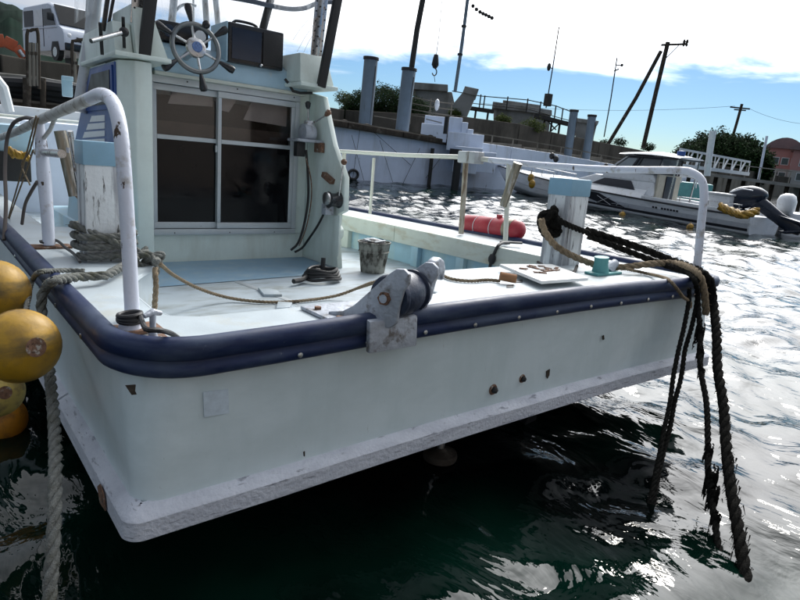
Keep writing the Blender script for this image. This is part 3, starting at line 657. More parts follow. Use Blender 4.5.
for x in np.linspace(0, LB, 40):
    hb, zs, zk = hbz(x); zc = zk + (zs - zk) * .30
    sec = [(0, zk), (hb * .55, zk + (zc - zk) * .55), (hb * .82, zc), (hb * .87, zc + .06 * (zs - zk)), (hb * .93, zk + (zs - zk) * .65), (hb, zs)]
    secs.append([(x, -a, b) for a, b in sec[::-1]][:-1] + [(x, a, b) for a, b in sec])
M_bhull = mat('motorboat_gelcoat', (.78, .81, .86), .25, vary=.03, vscale=.6, spots=[((.42, .45, .46), (1, 1, 5), .62, .1, .4)])
M_bgrey = mat('motorboat_grey_band', (.50, .53, .58), .3, vary=.05)
M_bdark = mat('motorboat_graphic', (.02, .022, .03), .35)
M_glass = mat('boat_glass', (.008, .010, .012), .12, spec=.2, vary=.1)
M_tan = mat('cabin_bulkhead_cream', (.45, .42, .34), .5)
MB().loft(secs).build('hull', M_bhull, mbt, local=True, smooth=50)
def side(x, f, off=.012):
    """point on the near topside at station x, f = 0 keel .. 1 sheer"""
    hb, zs, zk = hbz(x); prof = [(0, 0), (.165, .55), (.30, .82), (.36, .87), (.65, .93), (1, 1)]
    y = np.interp(f, [p[0] for p in prof], [p[1] for p in prof]) * hb
    return Vector((x, y + off, zk + (zs - zk) * f))
def strip(name, xs, f0, f1, m, off=.012):
    vs = []
    for x in xs: vs += [side(x, f0(x), off), side(x, f1(x), off)]
    MB().add(vs, [(2 * i, 2 * i + 2, 2 * i + 3, 2 * i + 1) for i in range(len(xs) - 1)]).build(name, m, mbt, local=True)
strip('dark_stripe', np.linspace(.05, 7, 30), lambda x: .42, lambda x: .51 + .02 * (x < 5), M_bdark)
strip('grey_band', np.linspace(.05, 7.4, 30), lambda x: .54, lambda x: .72, M_bgrey, .008)
strip('grey_band', np.linspace(7.5, 12.6, 20), lambda x: .52, lambda x: .56, M_bgrey, .008)
strip('hull_graphic', np.linspace(4.9, 8.0, 24), lambda x: .52 + max(0, (x - 6.2)) * .20, lambda x: .50 + min(.44, (x - 4.8) * .30), M_bdark, .016)
for a_, b2, w_ in (((6.35, .50), (5.65, .84), .07), ((6.3, .82), (5.6, .52), .05), ((5.55, .60), (4.6, .64), .025), ((5.3, .55), (5.2, .72), .025), ((5.0, .58), (4.9, .68), .025), ((4.75, .58), (4.7, .7), .025)):
    MB().bar(side(*a_, .03), side(*b2, .03), .012, w_, up=(0, 1, 0)).build('x_emblem', M_white if b2[0] > 5.1 else M_bgrey, mbt, local=True, smooth=0)
for k in range(9):
    if k == 2: continue
    x = 3.65 - .125 * k; MB().prism([side(x, .72, .02), side(x - .085, .72, .02), side(x - .085, .80, .02), side(x, .80, .02)], (0, .006, 0)).build('hull_marking', M_bdark, mbt, local=True, smooth=0)
MB().tube([side(x, 1, .02) for x in np.linspace(0, LB - .05, 40)], .035, 8).build('rub_rail', M_bdark, mbt, local=True)
MB().tube([Vector((p.x, -p.y, p.z)) for p in [side(x, 1, .02) for x in np.linspace(0, LB - .05, 40)]], .035, 8).build('rub_rail', M_bdark, mbt, local=True)
# deck, gunwale, foredeck
for sgn in (1, -1):
    mb = MB()
    for xs in np.linspace(0, 3.7, 2): pass
    P = []
    for x in np.linspace(.0, 4.2, 12):
        hb, zs, _ = hbz(x); P.append([(x, sgn * (hb - .02), zs + .02), (x, sgn * (hb - .02), zs + .16), (x, sgn * (hb - .26), zs + .16), (x, sgn * (hb - .26), zs + .02)])
    mb.loft(P).build('coaming', M_white, mbt, local=True, bevel=.02)
P = []
for x in np.linspace(4.2, LB - .3, 24):
    hb, zs, _ = hbz(x); k_ = np.interp(x, [4.2, 6.5, 9.6, 11.5, LB], [.42, .36, .22, .07, .03]); P.append([(x, -hb + .02, zs + .02), (x, -hb * .72, zs + k_), (x, 0, zs + k_ * 1.12), (x, hb * .72, zs + k_), (x, hb - .02, zs + .02)])
MB().loft(P).build('foredeck', M_white, mbt, local=True, smooth=60)
MB().box((.1, -1.1, .35), (4.2, 1.1, .42)).build('cockpit_deck', M_bgrey, mbt, local=True)
# cabin house
def cab(x0b, x0t, x1b, x1t, zb, zt, yb, yt, name, m, bev=.05):
    MB().add([(x0b, -yb, zb), (x1b, -yb, zb), (x1b, yb, zb), (x0b, yb, zb), (x0t, -yt, zt), (x1t, -yt, zt), (x1t, yt, zt), (x0t, yt, zt)],
             [(0, 3, 2, 1), (4, 5, 6, 7), (0, 1, 5, 4), (1, 2, 6, 5), (2, 3, 7, 6), (3, 0, 4, 7)]).build(name, m, mbt, bevel=bev, local=True)
cab(3.9, 4.0, 8.8, 6.9, .85, 1.55, 1.12, .92, 'cabin_trunk', M_white, .12)
cab(3.95, 4.1, 6.6, 6.2, 1.45, 1.80, .98, .92, 'windshield_base', M_white, .05)
cab(4.05, 3.9, 6.25, 5.35, 1.78, 2.50, .90, .80, 'windshield_glass', mat('tinted_windscreen', (.10, .115, .125), .08), .02)
for sy in (1, -1):
    for a_, b2 in (((6.3, .93, 1.78), (5.38, .83, 2.52)), ((5.0, .93, 1.78), (4.75, .82, 2.52)), ((4.0, .93, 1.78), (3.88, .82, 2.52)), ((6.3, .93, 1.80), (4.0, .93, 1.80))):
        MB().bar((a_[0], sy * a_[1], a_[2]), (b2[0], sy * b2[1], b2[2]), .07, .05).build('window_frame', M_white if a_[0] > 5.5 and b2[2] > 2 else M_bdark, mbt, local=True, bevel=.01)
MB().prism([(5.1, .93, 1.86), (6.05, .93, 1.86), (5.42, .845, 2.44), (4.88, .845, 2.44)], (0, .03, 0)).build('side_window_frame', M_bdark, mbt, local=True, bevel=.01)
MB().prism([(5.2, .965, 1.91), (5.93, .965, 1.91), (5.38, .885, 2.39), (4.97, .885, 2.39)], (0, .012, 0)).build('side_window', mat('window_light_glass', (.30, .34, .36), .1), mbt, local=True)
MB().prism([(4.7, 1.10, 1.05), (6.9, 1.07, 1.12), (6.3, 1.0, 1.42), (5.0, 1.0, 1.42)], (0, .03, 0)).build('trunk_window', M_bdark, mbt, local=True, bevel=.01)
P = []
for x in np.linspace(3.1, 5.9, 12):
    t_ = (x - 3.1) / 2.8; w_ = .98 * (1 - .25 * max(0, t_ - .8) * 5 * .4); th = .05 + .05 * math.sin(PI * t_)
    zz = 2.53 + .05 * math.sin(PI * t_); P.append([(x, -w_, zz), (x, -w_ + .12, zz + th), (x, 0, zz + th * 1.7), (x, w_ - .12, zz + th), (x, w_, zz), (x, 0, zz - .02)])
MB().loft(P).build('roof', M_white, mbt, local=True)
MB().box((3.2, -.93, 2.46), (5.5, .93, 2.52)).build('roof_lining', M_bdark, mbt, local=True)
MB().box((3.85, -.9, .42), (3.95, .9, 1.8)).build('bulkhead', M_tan, mbt, local=True); MB().box((3.80, -.4, .45), (3.845, .35, 1.75)).build('cabin_door', M_bdark, mbt, local=True, bevel=.01)
for sy in (1, -1): MB().bar((3.3, sy * .9, .7), (3.22, sy * .88, 2.47), .045).build('roof_post', M_steel, mbt, local=True)
MB().lathe([(0, 0), (.16, 0), (.16, .18), (0, .2)], (3.5, .2, 2.66), 12).build('radar_dome', M_bluew, mbt, local=True)
MB().bar((1.5, -.3, .4), (1.5, .2, .4), .1).build('seat_base', M_bdark, mbt, local=True)
MB().box((.95, .2, .42), (1.75, 1.0, 1.28)).build('fish_box', M_white, mbt, local=True, bevel=.06)
MB().box((.9, .15, 1.28), (1.8, 1.05, 1.36)).build('fish_box_lid', M_white, mbt, local=True, bevel=.03)
for x in (.5, 1.6, 2.7): MB().bar((x, 1.15, .78), (x, 1.15, 1.02), .03).build('rail_post', M_steel, mbt, local=True)
MB().tube([(.4, 1.15, 1.02), (2.8, 1.15, 1.02)], .02, 6).build('hand_rail', M_steel, mbt, local=True)
for x in np.linspace(9.2, 13.3, 6):
    hb, zs, _ = hbz(x); 
    for sy in (1, -1): MB().bar((x, sy * hb * .8, zs + .05), (x, sy * hb * .8, zs + .42), .025).build('pulpit_post', M_steel, mbt, local=True)
for sy in (1, -1): MB().tube([(x, sy * hbz(x)[0] * .8, hbz(x)[1] + .42) for x in np.linspace(9.2, 13.7, 8)], .02, 6).build('pulpit_rail', M_steel, mbt, local=True)
# outboard, tilted up
def oval(c, u, v, ru, rv, n=16, e=2.6):
    c = Vector(c); u = Vector(u).normalized(); v = Vector(v).normalized(); r = []
    for k in range(n):
        a = 2 * PI * k / n; cu = math.cos(a); sv = math.sin(a)
        r.append(c + u * ru * math.copysign(abs(cu) ** (2 / e), cu) + v * rv * math.copysign(abs(sv) ** (2 / e), sv))
    return r
M_ob = mat('outboard_navy', (.012, .018, .035), .22, vary=.1, spots=[((.1, .1, .1), 9, .7, .04, .5)])
t0 = Vector((.62, 0, 1.05)); dirn = Vector((-.80, 0, -.60)).normalized(); up_ = Vector((.60, 0, -.80)).normalized() * -1
cow = [oval(Vector((.62, 0, 1.02)) + Vector((-1, 0, .02)) * a_, up_ + Vector((0, 0, .5)), (0, 1, 0), ru, rv) for a_, ru, rv in ((-.12, .12, .12), (-.05, .30, .24), (.12, .42, .32), (.38, .47, .36), (.65, .42, .34), (.88, .30, .26), (1.0, .16, .15))]
MB().loft(cow).build('cowling', M_ob, mbt, local=True, smooth=60)
MB().tube([(.52, .33, 1.18), (.15, .375, 1.32), (-.15, .34, 1.30)], .02, 6).build('cowling_stripe', M_bhull, mbt, local=True)
leg = [oval(p, (.6, 0, -.8), (0, 1, 0), a_, b2) for p, a_, b2 in (((-.05, 0, 1.0), .26, .2), ((-.45, 0, .80), .22, .14), ((-.9, 0, .52), .19, .10), ((-1.35, 0, .28), .22, .08), ((-1.6, 0, .16), .12, .05))]
MB().loft(leg).build('midsection', M_ob, mbt, local=True, smooth=60)
MB().prism([(-.95, -.16, .62), (-1.05, -.16, .5), (-1.7, -.16, .42), (-1.55, -.16, .5)], (0, .32, 0)).build('cavitation_plate', M_ob, mbt, local=True, bevel=.01)
MB().loft([oval(p, (.6, 0, -.8), (0, 1, 0), a_, a_) for p, a_ in (((-1.0, 0, .1), .03), ((-1.25, 0, .12), .09), ((-1.6, 0, .2), .1), ((-1.85, 0, .32), .06))]).build('gearcase', M_ob, mbt, local=True, smooth=60)
for k in range(3):
    a = k * 2.09 + .4; c = Vector((-1.88, 0, .36)); e_ = Vector((.25 * math.sin(a) * .3, .22 * math.cos(a), .22 * math.sin(a))); w_ = Vector((.03, .06 * math.sin(a), -.06 * math.cos(a)))
    MB().prism([c, c + e_ * .6 + w_, c + e_, c + e_ * .6 - w_], (.015, 0, .01)).build('propeller_blade', M_steel, mbt, local=True)
MB().bar((.05, -.2, .5), (.05, .2, .5), .3).build('bracket', M_ob, mbt, local=True, bevel=.03)
for ob in list(mbt.children):
    if ob.name.split('.')[0] in ('cowling', 'cowling_stripe', 'midsection', 'cavitation_plate', 'gearcase', 'propeller_blade', 'bracket'): ob.location = (.55, .2, .12); ob.scale = (1.12, 1.3, 1.12)
# small yellow floats tied to the motorboat, each on its own
for k, (px, py) in enumerate(((531, 178), (532, 184), (622, 216), (690, 228), (553, 191))):
    p = wp(px, py, D=(28, 27.8, 24.2, 22.3, 26.6)[k]); r = 3.2 * p.length / 600
    lb = ['upper yellow float hanging at the motorboat bow', 'lower yellow float hanging at the motorboat bow', 'yellow float at the waterline below the X graphic', 'yellow float at the waterline under the motorboat stern quarter', 'yellow float at the waterline just aft of the motorboat bow'][k]
    o = empty('float', p, lb, 'float', 'yellow floats along the motorboat')
    MB().ball(p, r, 12, 1, 1, 1.35).build('body', M_buoyY, o); MB().tube([p + Vector((0, 0, r * 1.2)), p + Vector((.02, .02, r * 2.3 if k < 2 else r * 1.7))], .02, 5).build('lanyard', M_ropeT, o)
pts = [wp(720, 206, D=21.2), wp(728, 210, D=21.0), wp(736, 213, D=20.8), wp(744, 215, D=20.6), wp(752, 213, D=20.8), wp(757, 211, D=21)]
o = ropemb(pts, .13, pitch=.7).build('mooring_rope', M_buoyY, None); tag(o, 'thick yellow mooring rope bunched along the motorboat stern', 'rope')

# second white boat stern at the right edge
wb2 = empty('small_boat', wp(792, 226, Z=0), 'small white boat with white outboard at the right picture edge', 'boat', rz=.1)
D2 = 25
def W2(px, py, D=D2): return wp(px, py, D=D)
a = W2(783, 222); b_ = W2(860, 240); P, e = up_face(a, b_, W2(783, 212).z, 1.6, -.3); MB().prism(P, e).build('hull', M_bhull, None, bevel=.08)
q = bpy.data.objects['hull.002'] if 'hull.002' in bpy.data.objects else None
for ob in list(col.objects):
    if ob.name.startswith('hull') and ob.parent is None: 
        mw = Matrix.Translation(wb2.location) @ Matrix.Rotation(.1, 4, 'Z'); ob.parent = wb2; ob.matrix_parent_inverse = mw.inverted()
def addw(mb, name, m, **k):
    o = mb.build(name, m, None, **k); mw = Matrix.Translation(wb2.location) @ Matrix.Rotation(.1, 4, 'Z'); o.parent = wb2; o.matrix_parent_inverse = mw.inverted(); return o
c = W2(787, 204); addw(MB().loft([oval(c + Vector(p), (1, 0, 0), (0, 1, 0), a_, b2) for p, a_, b2 in (((0, 0, -.35), .22, .2), ((0, 0, -.2), .33, .26), ((-.05, 0, .1), .36, .28), ((-.05, 0, .28), .28, .22), ((0, 0, .36), .1, .1))]), 'outboard_cowling', M_white, smooth=60)
addw(MB().cyl(c - Vector((0, 0, .3)), c - Vector((.15, 0, 1.1)), .1), 'outboard_leg', M_bdark)
addw(MB().bar(W2(775, 214), W2(783, 217), .3), 'swim_step', M_bhull, bevel=.03)
# teal working boat far behind
tb = empty('workboat', wp(672, 184, D=30), 'teal and white workboat seen through the motorboat cockpit', 'workboat')
a = wp(645, 180, D=31); b_ = wp(712, 192, D=31); P, e = up_face(a, b_, a.z + .1, 1.5, 0); MB().prism(P, e).build('hull', M_teal, tb, bevel=.06)
for x in (655, 668, 682, 697): MB().bar(wp(x, 172 + (x - 655) * .1, D=31), wp(x - 1, 184 + (x - 655) * .1, D=31), .06).build('post', M_white, tb)
MB().bar(wp(652, 172, D=31), wp(700, 178, D=31), .08).build('top_rail', M_white, tb)
a = wp(662, 181, D=31.3); MB().box(a, a + Vector((.8, .6, -.4))).build('net_bin', M_teal, tb)

# ------------------------------------------------------------------ van and digger arm on the quay
vc = wp(65, 60, D=28); vdir = Vector((vc.x, vc.y, 0)).normalized(); rgt = Vector((vdir.y, -vdir.x, 0)); hd = (-vdir * math.cos(R_(24)) + rgt * math.sin(R_(24)))
ZQ = 3.5
van = empty('van', (vc.x, vc.y, ZQ), 'small white van parked on the quay above the sea wall', 'van', rz=math.atan2(hd.y, hd.x))
prof = [(-1.7, .32), (-1.72, 1.0), (-1.62, 1.85), (-1.5, 1.97), (.55, 2.02), (.82, 1.94), (1.30, 1.22), (1.62, 1.08), (1.72, .9), (1.74, .36)]
def vprof(y, k): return [Vector((x, y, z if z < 1.1 else 1.1 + (z - 1.1) * k)) for x, z in prof]
M_van = mat('van_paint', (.62, .66, .74), .3, vary=.03, vscale=1)
MB().loft([vprof(-.78, .93), vprof(-.70, .99), vprof(0, 1.02), vprof(.70, .99), vprof(.78, .93)]).build('body', M_van, van, local=True, bevel=.02, smooth=30)
MB().prism([(.86, -.70, 1.93), (1.33, -.72, 1.24), (1.33, .72, 1.24), (.86, .70, 1.93)], (.02, 0, .015)).build('windscreen', M_glass, van, local=True)
for sy in (-1, 1):
    y = sy * .785
    for x0, x1, nm, mm in ((.18, .78, 'side_window', M_blackg), (-.62, .12, 'side_window', M_white), (-1.5, -.7, 'side_window', M_glass)):
        sl = .36 if x1 > .5 else 0
        MB().prism([(x0, y, 1.22), (x1 + sl, y, 1.22), (x1, y, 1.78), (x0, y, 1.78)], (0, sy * .01, 0)).build(nm, mm, van, local=True)
    MB().bar((.13, y, .5), (.13, y, 1.8), .02, .02).build('door_seam', M_pole, van, local=True)
    MB().tube([(-1.68, y, 1.14), (1.25, y, 1.14)], .025, 6).build('belt_line', M_van, van, local=True)
    for x in (-1.1, 1.05):
        w_ = MB().cyl((x, sy * .62, .3), (x, sy * .80, .3), .3, n=20).build('wheel', M_black, van, local=True); MB().cyl((x, sy * .79, .3), (x, sy * .81, .3), .17, n=16).build('rim', M_steel, w_, local=True)
        MB().prism([(x - .36, sy * .785, .34), (x + .36, sy * .785, .34), (x + .24, sy * .785, .66), (x - .24, sy * .785, .66)], (0, sy * .006, 0)).build('wheel_arch', M_black, van, local=True)
    MB().ball((1.68, sy * .58, .86), .13, 12, .4, 1, .8).build('headlight', M_white, van, local=True)
    MB().box((.95, sy * .80, 1.35), (1.05, sy * 1.0, 1.6)).build('wing_mirror', M_black, van, local=True, bevel=.02)
MB().box((1.62, -.76, .36), (1.80, .76, .62)).build('bumper', M_blackg, van, local=True, bevel=.04)
MB().box((1.70, -.34, .70), (1.745, .34, .86)).build('grille', M_blackg, van, local=True, bevel=.01)
MB().box((1.745, -.17, .66), (1.76, .17, .76)).build('number_plate', M_white, van, local=True)
M_orange = mat('digger_orange', (.52, .10, .03), .5, vary=.15, spots=[((.25, .2, .16), 4, .66, .05, .7)])
dg = empty('digger_arm', wp(5, 60, D=27), 'orange digger boom resting low behind the sea wall, left of the van', 'digger')
bm_ = [wp(x, y, D=27) for x, y in ((-25, 46), (-10, 41), (4, 41), (16, 47), (25, 58))]
for i in range(4): MB().bar(bm_[i], bm_[i + 1] + (bm_[i + 1] - bm_[i]) * .04, .42, (.5, .42, .38, .3)[i]).build('boom_section', M_orange, dg, bevel=.03)
MB().cyl(wp(19, 50, D=26.7), wp(24, 57, D=26.7), .07).build('ram', M_steel, dg)

# ------------------------------------------------------------------ clutter between the boat and the sea wall, left
M_tarp = mat('black_tarp', (.012, .012, .014), .7, vary=.4, bump=.5, bscale=8)
dk = empty('floating_dock', (-1, 12, .5), 'low cluttered dock strip behind the port rail, black pipes lying along it', 'dock')
for k, (y0, y1, r, mm) in enumerate(((80, 92, .10, M_tarp), (84, 96, .13, M_tarp), (88, 100, .12, M_tarp), (75, 86, .05, M_conc), (92, 101, .07, M_tarp), (78, 88, .10, M_tarp))):
    P = [wp(-60 + 45 * j, y0 - 7 + (y1 - y0 + 12) * j / 4 + random.uniform(-1.5, 1.5), D=14 + k * .2) for j in range(5)]
    MB().tube(smoothpath(P, .2), r, 8).build('pipe', mm, dk)
a = wp(-60, 96, D=15); b_ = wp(120, 110, D=15.5); MB().prism([Vector((a.x, a.y, -.4)), Vector((b_.x, b_.y, -.4)), b_, a], (0, 1.5, 0)).build('dock_face', M_timber, dk, smooth=0)
MB().bar(wp(-30, 72, D=17), wp(110, 88, D=17), .08).build('pipe', M_conc, dk)
for (x, w_) in ((43, .05), (27, .07)): MB().cyl(wp(x, 78, D=13.8), wp(x, 106, D=13.8), w_).build('short_post', M_timber, dk)
def urail(name, x0, x1, yt, yb, D, lb, n=3):
    r_ = empty(name, wp(x0, yb, D=D), lb, 'ladder rail', 'ladder rails in front of the sea wall')
    P = [wp(x0, yb, D=D), wp(x0 - 1, yt + 4, D=D), wp(x0 + 2, yt, D=D), wp(x1 - 3, yt - 1.5, D=D), wp(x1, yt + 3, D=D), wp(x1 + 1, yb + 3, D=D)]
    MB().tube(smoothpath(P[:1] + P[1:5] + P[5:], .1), .028, 8).build('hand_rail', M_timber, r_)
    for k in range(n):
        x = x0 + 1.5 + (x1 - x0 - 2) * k / max(1, n - 1); MB().cyl(wp(x, yt + 12, D=D), wp(x + .5, yb, D=D), .027, n=8).build('pole', M_seal, r_)
    MB().bar(wp(x0, yt + 22, D=D), wp(x1 + 1, yt + 23, D=D), .05).build('cross_bar', M_timber, r_)
urail('ladder_rail', 28, 38, 31, 86, 13, 'tan ladder rail with dark looped top standing below the van door')
urail('ladder_rail', 73, 88, 41, 82, 13, 'ladder rail with dark looped top beside the leaning grey mast', 2)
lk = empty('locker', wp(67, 96, D=9), 'small light-blue box standing before the sea wall next to the mast', 'box')
P, e = up_face(wp(62, 96, D=9), wp(73, 97, D=9), wp(67, 77, D=9).z, .25); MB().prism(P, e).build('body', M_dash, lk, bevel=.015)
P, e = up_face(wp(61.5, 80, D=8.95), wp(73.5, 81, D=8.95), wp(67, 76, D=8.95).z, .27); MB().prism(P, e).build('lid', M_dash, lk, bevel=.01)
nb = empty('neighbour_boat', wp(10, 150, D=8), 'white open boat moored beyond the port rail with light-blue locker on deck', 'boat')
def nbx(name, x0, y0, x1, y1, D, dep, m, bev=.03):
    a = wp(x0, y1, D=D); b_ = wp(x1, y1 + (x1 - x0) * .1, D=D); P, e = up_face(a, b_, wp(x0, y0, D=D).z, dep); return MB().prism(P, e).build(name, m, nb, bevel=bev)
nbx('gunwale', -60, 98, 90, 108, 10.5, .3, M_white); nbx('gunwale', -60, 108, 100, 112, 9.8, .4, M_cream)
nbx('hull', -60, 112, 110, 215, 9.3, .5, M_whull, .05)
nbx('locker', -20, 122, 33, 150, 7.6, .5, M_dash); nbx('locker_base', -20, 150, 32, 180, 7.55, .5, M_black, .01)
nbx('deck_panel', -60, 112, 20, 122, 8.9, .9, M_white)
MB().tube([wp(-5, 78, D=9), wp(3, 88, D=9), wp(6, 100, D=9), wp(9, 112, D=9)], .06, 8).build('grab_pipe', M_white, nb)
rp_ = ropemb([wp(8, 148, D=7.2), wp(14, 156, D=7.15), wp(12, 150, D=7.1), wp(20, 158, D=7.1), wp(18, 152, D=7.1), wp(28, 160, D=7.1), wp(24, 153, D=7.1)], .03).build('orange_rope', M_buoyY, None); tag(rp_, 'small tangle of orange-yellow rope on the neighbouring boat', 'rope')

# ================================================================== the moored boat (boat frame)
fb = empty('fishing_boat', (2.4, 1.9, .2), 'pale green-white fishing boat with navy rubber edge, stern towards the viewer', 'fishing boat', boat=True)
def arc(cx_, cy_, r, a0, a1, n): return [(cx_ + r * math.cos(R_(a0 + (a1 - a0) * i / n)), cy_ + r * math.sin(R_(a0 + (a1 - a0) * i / n))) for i in range(n + 1)]
port = [(2.45, 13.5), (1.9, 12.6), (1.3, 11.4), (.85, 9.9), (.58, 8.2), (.50, 6.5), (.50, 4.2), (.50, 3.2)]
stern = arc(.74, 2.13, .24, 180, 270, 10) + [(x, 1.865 + .01 * abs(x - 2.4)) for x in np.linspace(1.0, 3.9, 24)] + arc(4.36, 2.02, .14, 270, 360, 8)
star = [(4.50, 3.2), (4.49, 4.6), (4.48, 6.5), (4.38, 8.2), (4.1, 9.9), (3.6, 11.4), (3.0, 12.6), (2.45, 13.5)]
OUT = [Vector((a, b_, 0)) for a, b_ in port + stern + star]
def camber(p):
    return .038 * math.sin(PI * min(1, max(0, (p.x - .6) / 3.9))) * max(0, 1 - max(0, p.y - 1.9) / 2) + .006
def outline(r):
    st = arc(.50 + r, 1.89 + r, r, 180, 270, 10) + [(x, 1.865 + .01 * abs(x - 2.4)) for x in np.linspace(1.0, 3.9, 24)] + arc(4.50 - r * .6, 1.88 + r * .6, r * .6, 270, 360, 8)
    return [Vector((a, b_, 0)) for a, b_ in port + st + star]
def sweep(profile, path, closed=True):
    """profile (outward, z) carried along the path (stern from port to starboard: outward is to the right)"""
    secs = []
    for i, p in enumerate(path):
        a = path[max(0, i - 1)]; b_ = path[min(len(path) - 1, i + 1)]; t_ = (b_ - a).normalized(); o = Vector((t_.y, -t_.x, 0)) * (1)
        if o.dot(p - Vector((2.45, 6, 0))) < 0: o = -o
        secs.append([p + o * d + Vector((0, 0, z + camber(p))) for d, z in profile])
    return secs
ZD = .85
# topsides: slight flare
lv = [(.22, .09), (.36, .10), (.55, .15), (.70, .21), (.84, .24)]; lvo = [outline(r) for _, r in lv]
def _in(p): d = Vector((2.45, 6, 0)) - p; d.normalize(); return p + d * .05
MB().loft([[lvo[k][i] + Vector((0, 0, lv[k][0] + camber(OUT[i]) * .9)) for k in range(5)] + [_in(lvo[k][i]) + Vector((0, 0, lv[k][0])) for k in (4, 0)] for i in range(len(OUT))], cap=False).build('hull_side', M_hull, fb, smooth=60)
rubp = [(.0, .752), (.034, .750), (.050, .760), (.053, .792), (.040, .802), (.040, .810), (.058, .820), (.062, .862), (.050, .882), (.024, .890), (.002, .882), (-.008, .868), (-.010, .845)]
MB().loft(sweep(rubp, OUT), cap=True).build('rubbing_strip', M_navy, fb, smooth=60)
for i in list(range(1, 13)):
    x = .75 + i * .30; y = 1.875 - .056
    MB().ball((x, y - .003, (.777 + camber(Vector((x, y, 0)))) + random.uniform(-.004, .004)), .011, 8, 1, .5, 1).build('screw_head', M_steel, fb)
for y in (2.4, 2.9, 3.5, 4.2): MB().ball((.5 - .052, y, .78), .012, 8, .5, 1, 1).build('screw_head', M_steel, fb)
gp = [(-.02, .214), (.047, .214), (.051, .218), (.050, .284), (.044, .292), (.006, .314), (-.02, .318)]
cut = [0, 5, 7, 13, 24, len(OUT) - 1]
def between(a, b_): return OUT[a:b_ + 1]
OG = outline(.012); seg1 = OUT[:7] + [Vector((.50, 3.02, 0))]; seg2 = [Vector((.50, 3.0, 0)), Vector((.5, 2.6, 0)), Vector((.5, 2.3, 0))] + OG[8:34]; 
for sg_ in (seg1, seg2 + OG[34:]):
    MB().loft(sweep(gp, sg_), cap=True).build('lower_guard', M_gwood, fb, smooth=28)
p_ = Vector((.444, 2.12, .25)); MB().prism([p_ + Vector(q) for q in ((0, -.05, -.02), (0, .03, -.03), (0, .06, .02), (0, .02, .05), (0, -.03, .035))], (-.004, 0, 0)).build('rust_patch', M_rust, fb, smooth=0)
# underbody, narrower than the deck
M_bot = mat('antifouling', (.012, .016, .022), .6, vary=.3)
P = []
for y, w_, zb in ((2.35, .9, .12), (2.6, 1.15, -.12), (3.6, 1.3, -.35), (7, 1.35, -.5), (10, .9, -.5), (12.6, .1, -.3)):
    P.append([(2.4 - w_, y, .22), (2.4 - w_ * .85, y, max(zb, -.2)), (2.4, y, zb - .05), (2.4 + w_ * .85, y, max(zb, -.2)), (2.4 + w_, y, .22)])
MB().loft(P).build('underbody', M_bot, fb, smooth=50)
MB().loft([[(p.x + (2.4 - p.x) * .02, p.y + .05, .212) for p in OUT[2:-2]], [(p.x + (2.4 - p.x) * .02, p.y + .05, .24) for p in OUT[2:-2]]]).build('bottom_plate', M_bot, fb, smooth=0)
# rudder stock with white disc under the counter, exhaust
c = bp(440, 455, Y=2.25)
MB().cyl((c.x, c.y, .24), c, .022).build('rudder_stock', M_steel, fb); MB().lathe([(.02, .05), (.04, .03), (.095, .02), (.10, 0), (.095, -.02), (.04, -.03), (0, -.04)], c, 20).build('stock_flange', M_timber, fb)
c2 = bp(531, 421, Y=2.3); MB().cyl((c2.x, c2.y + .5, c2.z + .1), c2, .05, .055).build('exhaust_pipe', M_black, fb)

# deck cap ring
inner = [(.72, 9.5), (.72, 5.0), (1.02, 4.9), (1.02, 3.5), (1.0, 3.36), (.95, 3.24), (.87, 3.12), (.80, 3.0), (.75, 2.86), (.72, 2.70), (.71, 2.42), (.74, 2.30), (.84, 2.24), (2.08, 2.24), (2.12, 2.26), (2.14, 2.72), (2.18, 2.76), (3.90, 2.76), (3.94, 2.80), (3.94, 9.5)]
def ring(outer, inn, z, name, m):
    bm = bmesh.new(); off = root_loc(fb)
    def addloop(pts):
        vs = [bm.verts.new(Vector((p[0], p[1], z)) - off) for p in pts]; return [bm.edges.new((vs[i], vs[(i + 1) % len(vs)])) for i in range(len(vs))]
    oi = outer + inn[::-1]
    e = addloop(oi); bmesh.ops.triangle_fill(bm, use_beauty=True, edges=e)
    bmesh.ops.recalc_face_normals(bm, faces=bm.faces)
    for f in bm.faces:
        if f.normal.z < 0: f.normal_flip()
    me = bpy.data.meshes.new(name); bm.to_mesh(me); bm.free(); me.materials.append(m); o = bpy.data.objects.new(name, me); col.objects.link(o); o.parent = fb; return o
outer = [(p.x, p.y) for p in [p + (Vector((2.45, 6, 0)) - p).normalized() * .015 for p in OUT] if p.y < 9.6]
outer = [(.60, 9.5)] + outer[0:] + [(4.3, 9.5)] if outer[0][1] < 9.5 else outer
ring(outer, inner, .856, 'deck_cap', M_cap)
def wallstrip(pts, z0, z1, name, m, off=0):
    vs = []
    for a in pts: vs += [(a[0], a[1], z0), (a[0], a[1], z1)]
    MB().add(vs, [(2 * i, 2 * i + 2, 2 * i + 3, 2 * i + 1) for i in range(len(pts) - 1)]).build(name, m, fb, smooth=0)
wallstrip(inner[:19], .42, .855, 'cockpit_wall', M_cap); wallstrip(inner[18:], .42, .72, 'bulwark_lining', M_inner)
MB().tube([(a, b_, .845) for a, b_ in inner[:19]], .012, 8).build('cap_edge', M_cap, fb)
MB().box((.55, 2.0, .40), (4.3, 12.0, .50)).build('cockpit_floor', M_floor, fb, smooth=0)
a_ = bp(152, 283, Z=.504); b2 = bp(300, 270, Z=.504)
MB().add([(1.04, 4.32, .505), (2.55, 4.42, .505), (3.03, 4.95, .505), (3.03, 5.28, .505), (1.04, 5.28, .505)], [(0, 1, 2, 3, 4)]).build('blue_floor_area', M_blueft, fb, smooth=0)  # flat bluer area of the floor in front of the cabin
